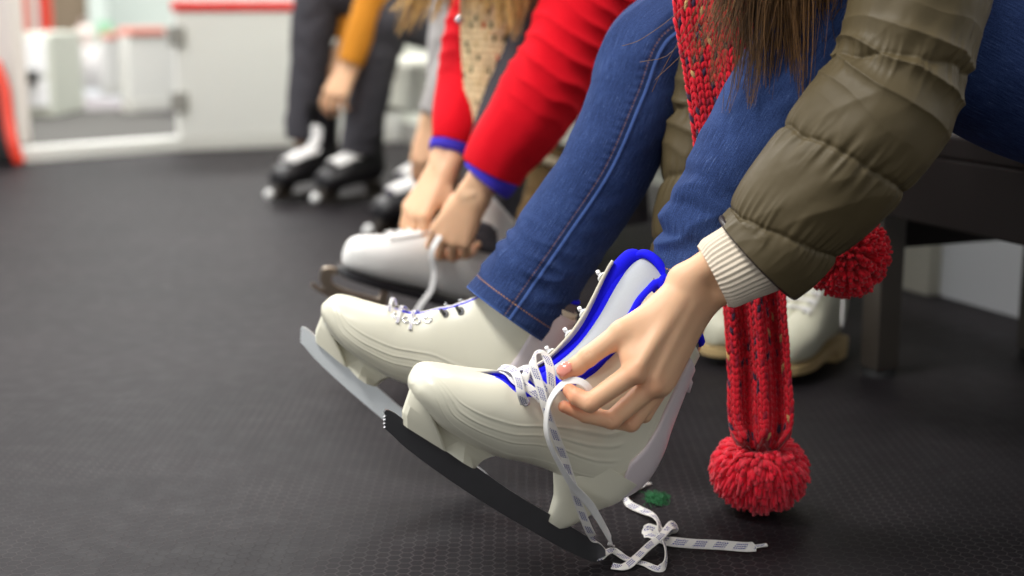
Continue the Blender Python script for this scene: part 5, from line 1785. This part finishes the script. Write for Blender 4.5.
seated('person in pale grey trousers seated behind the person in red, one hand lowered', P(462, 0, 3.22), P(478, -18, 3.42), P(445, 158, 3.26), P(462, 170, 3.42), P(432, 122, 3.12), P(420, -70, 3.5), 'lightgrey', 'lightgrey', A3(-.12, -.1, -1), .058, .085)

# ================= the person with black hockey skates =================
hock('black hockey skate with white laces, nearer of the pair on the person in charcoal trousers', (318, 209), A3(-.62, -.78, 0), 'black hockey skates', tongue='liner')
hock('black hockey skate with wide white tongue, beside the white rink board', (272, 205), A3(-.62, -.78, 0), 'black hockey skates')
seated('person in charcoal trousers and mustard top with hand at black hockey skates', P(384, 20, 4.16), P(318, -6, 4.42), P(358, 150, 4.22), P(302, 138, 4.45), P(349, 68, 4.1), P(345, 45, 4.45), 'mustard', 'greydenim', A3(-.45, -.15, -.9), .060, .085)
# ------------------------------------------------------------------ lamps, sky light and camera
def lamp(name, loc, sx, sy, power, col=(1, 1, 1), target=None):
    d = bpy.data.lights.new(name, 'AREA')
    d.shape = 'RECTANGLE'
    d.size, d.size_y = sx, sy
    d.energy = power
    d.color = col
    o = bpy.data.objects.new(name, d)
    COL.objects.link(o)
    o.location = loc
    t = Vector(target if target is not None else (loc[0], loc[1], 0)) - Vector(loc)
    o.rotation_euler = t.to_track_quat('-Z', 'Y').to_euler()
    return o
lamp('area_lamp', (-1.1, 0.9, 2.6), 1.4, 0.4, 62, (1, .98, .94), (0.1, 1.5, 0.2))
lamp('area_lamp', (-1.6, 3.2, 2.7), 1.6, 0.4, 62, (1, .985, .955))
lamp('area_lamp', (0.45, 3.6, 2.5), 0.25, 1.4, 26, (1, .985, .955))  # added lamp, brightens the white wall under the bench
lamp('area_lamp', (-1.8, 6.0, 3.0), 2.4, 0.8, 135, (1, .99, .97))
lamp('area_lamp', (-2.4, 9.5, 3.0), 3.0, 1.5, 150, (1, .99, .97))
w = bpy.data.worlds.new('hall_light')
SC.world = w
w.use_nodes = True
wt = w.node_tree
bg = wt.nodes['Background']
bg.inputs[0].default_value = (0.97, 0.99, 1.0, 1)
# the bright ice hall lies to the left: light comes in low from that side
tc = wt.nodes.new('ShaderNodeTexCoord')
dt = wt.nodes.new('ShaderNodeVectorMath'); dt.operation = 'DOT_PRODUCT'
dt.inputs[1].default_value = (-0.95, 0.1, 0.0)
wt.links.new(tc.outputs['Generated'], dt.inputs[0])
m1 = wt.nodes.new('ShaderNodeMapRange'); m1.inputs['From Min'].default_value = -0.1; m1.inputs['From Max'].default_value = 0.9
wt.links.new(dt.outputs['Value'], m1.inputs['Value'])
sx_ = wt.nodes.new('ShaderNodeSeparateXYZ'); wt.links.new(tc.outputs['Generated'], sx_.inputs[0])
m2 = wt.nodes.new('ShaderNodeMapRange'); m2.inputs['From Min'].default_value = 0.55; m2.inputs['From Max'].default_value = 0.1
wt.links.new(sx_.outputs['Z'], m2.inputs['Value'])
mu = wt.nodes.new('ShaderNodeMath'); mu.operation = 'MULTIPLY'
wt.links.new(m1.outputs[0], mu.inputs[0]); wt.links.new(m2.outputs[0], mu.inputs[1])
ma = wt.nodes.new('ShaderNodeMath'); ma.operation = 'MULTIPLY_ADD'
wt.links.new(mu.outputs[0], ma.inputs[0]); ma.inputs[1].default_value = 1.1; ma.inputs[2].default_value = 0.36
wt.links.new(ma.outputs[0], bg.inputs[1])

cd = bpy.data.cameras.new('camera')
cam_o = bpy.data.objects.new('camera', cd)
COL.objects.link(cam_o)
cam_o.location = (0, 0, CAM_H)
cam_o.rotation_euler = (PI / 2 - TILT, 0, 0)
cd.sensor_width = 36
cd.lens = FPX / 1024 * 36
cd.clip_start = 0.05
cd.dof.use_dof = True
cd.dof.focus_distance = 1.47
cd.dof.aperture_fstop = 2.8
SC.camera = cam_o
vs = SC.view_settings
vs.view_transform = 'Standard'
vs.look = 'None'
vs.gamma = 1
vs.use_curve_mapping = False
vs.exposure = 0.25
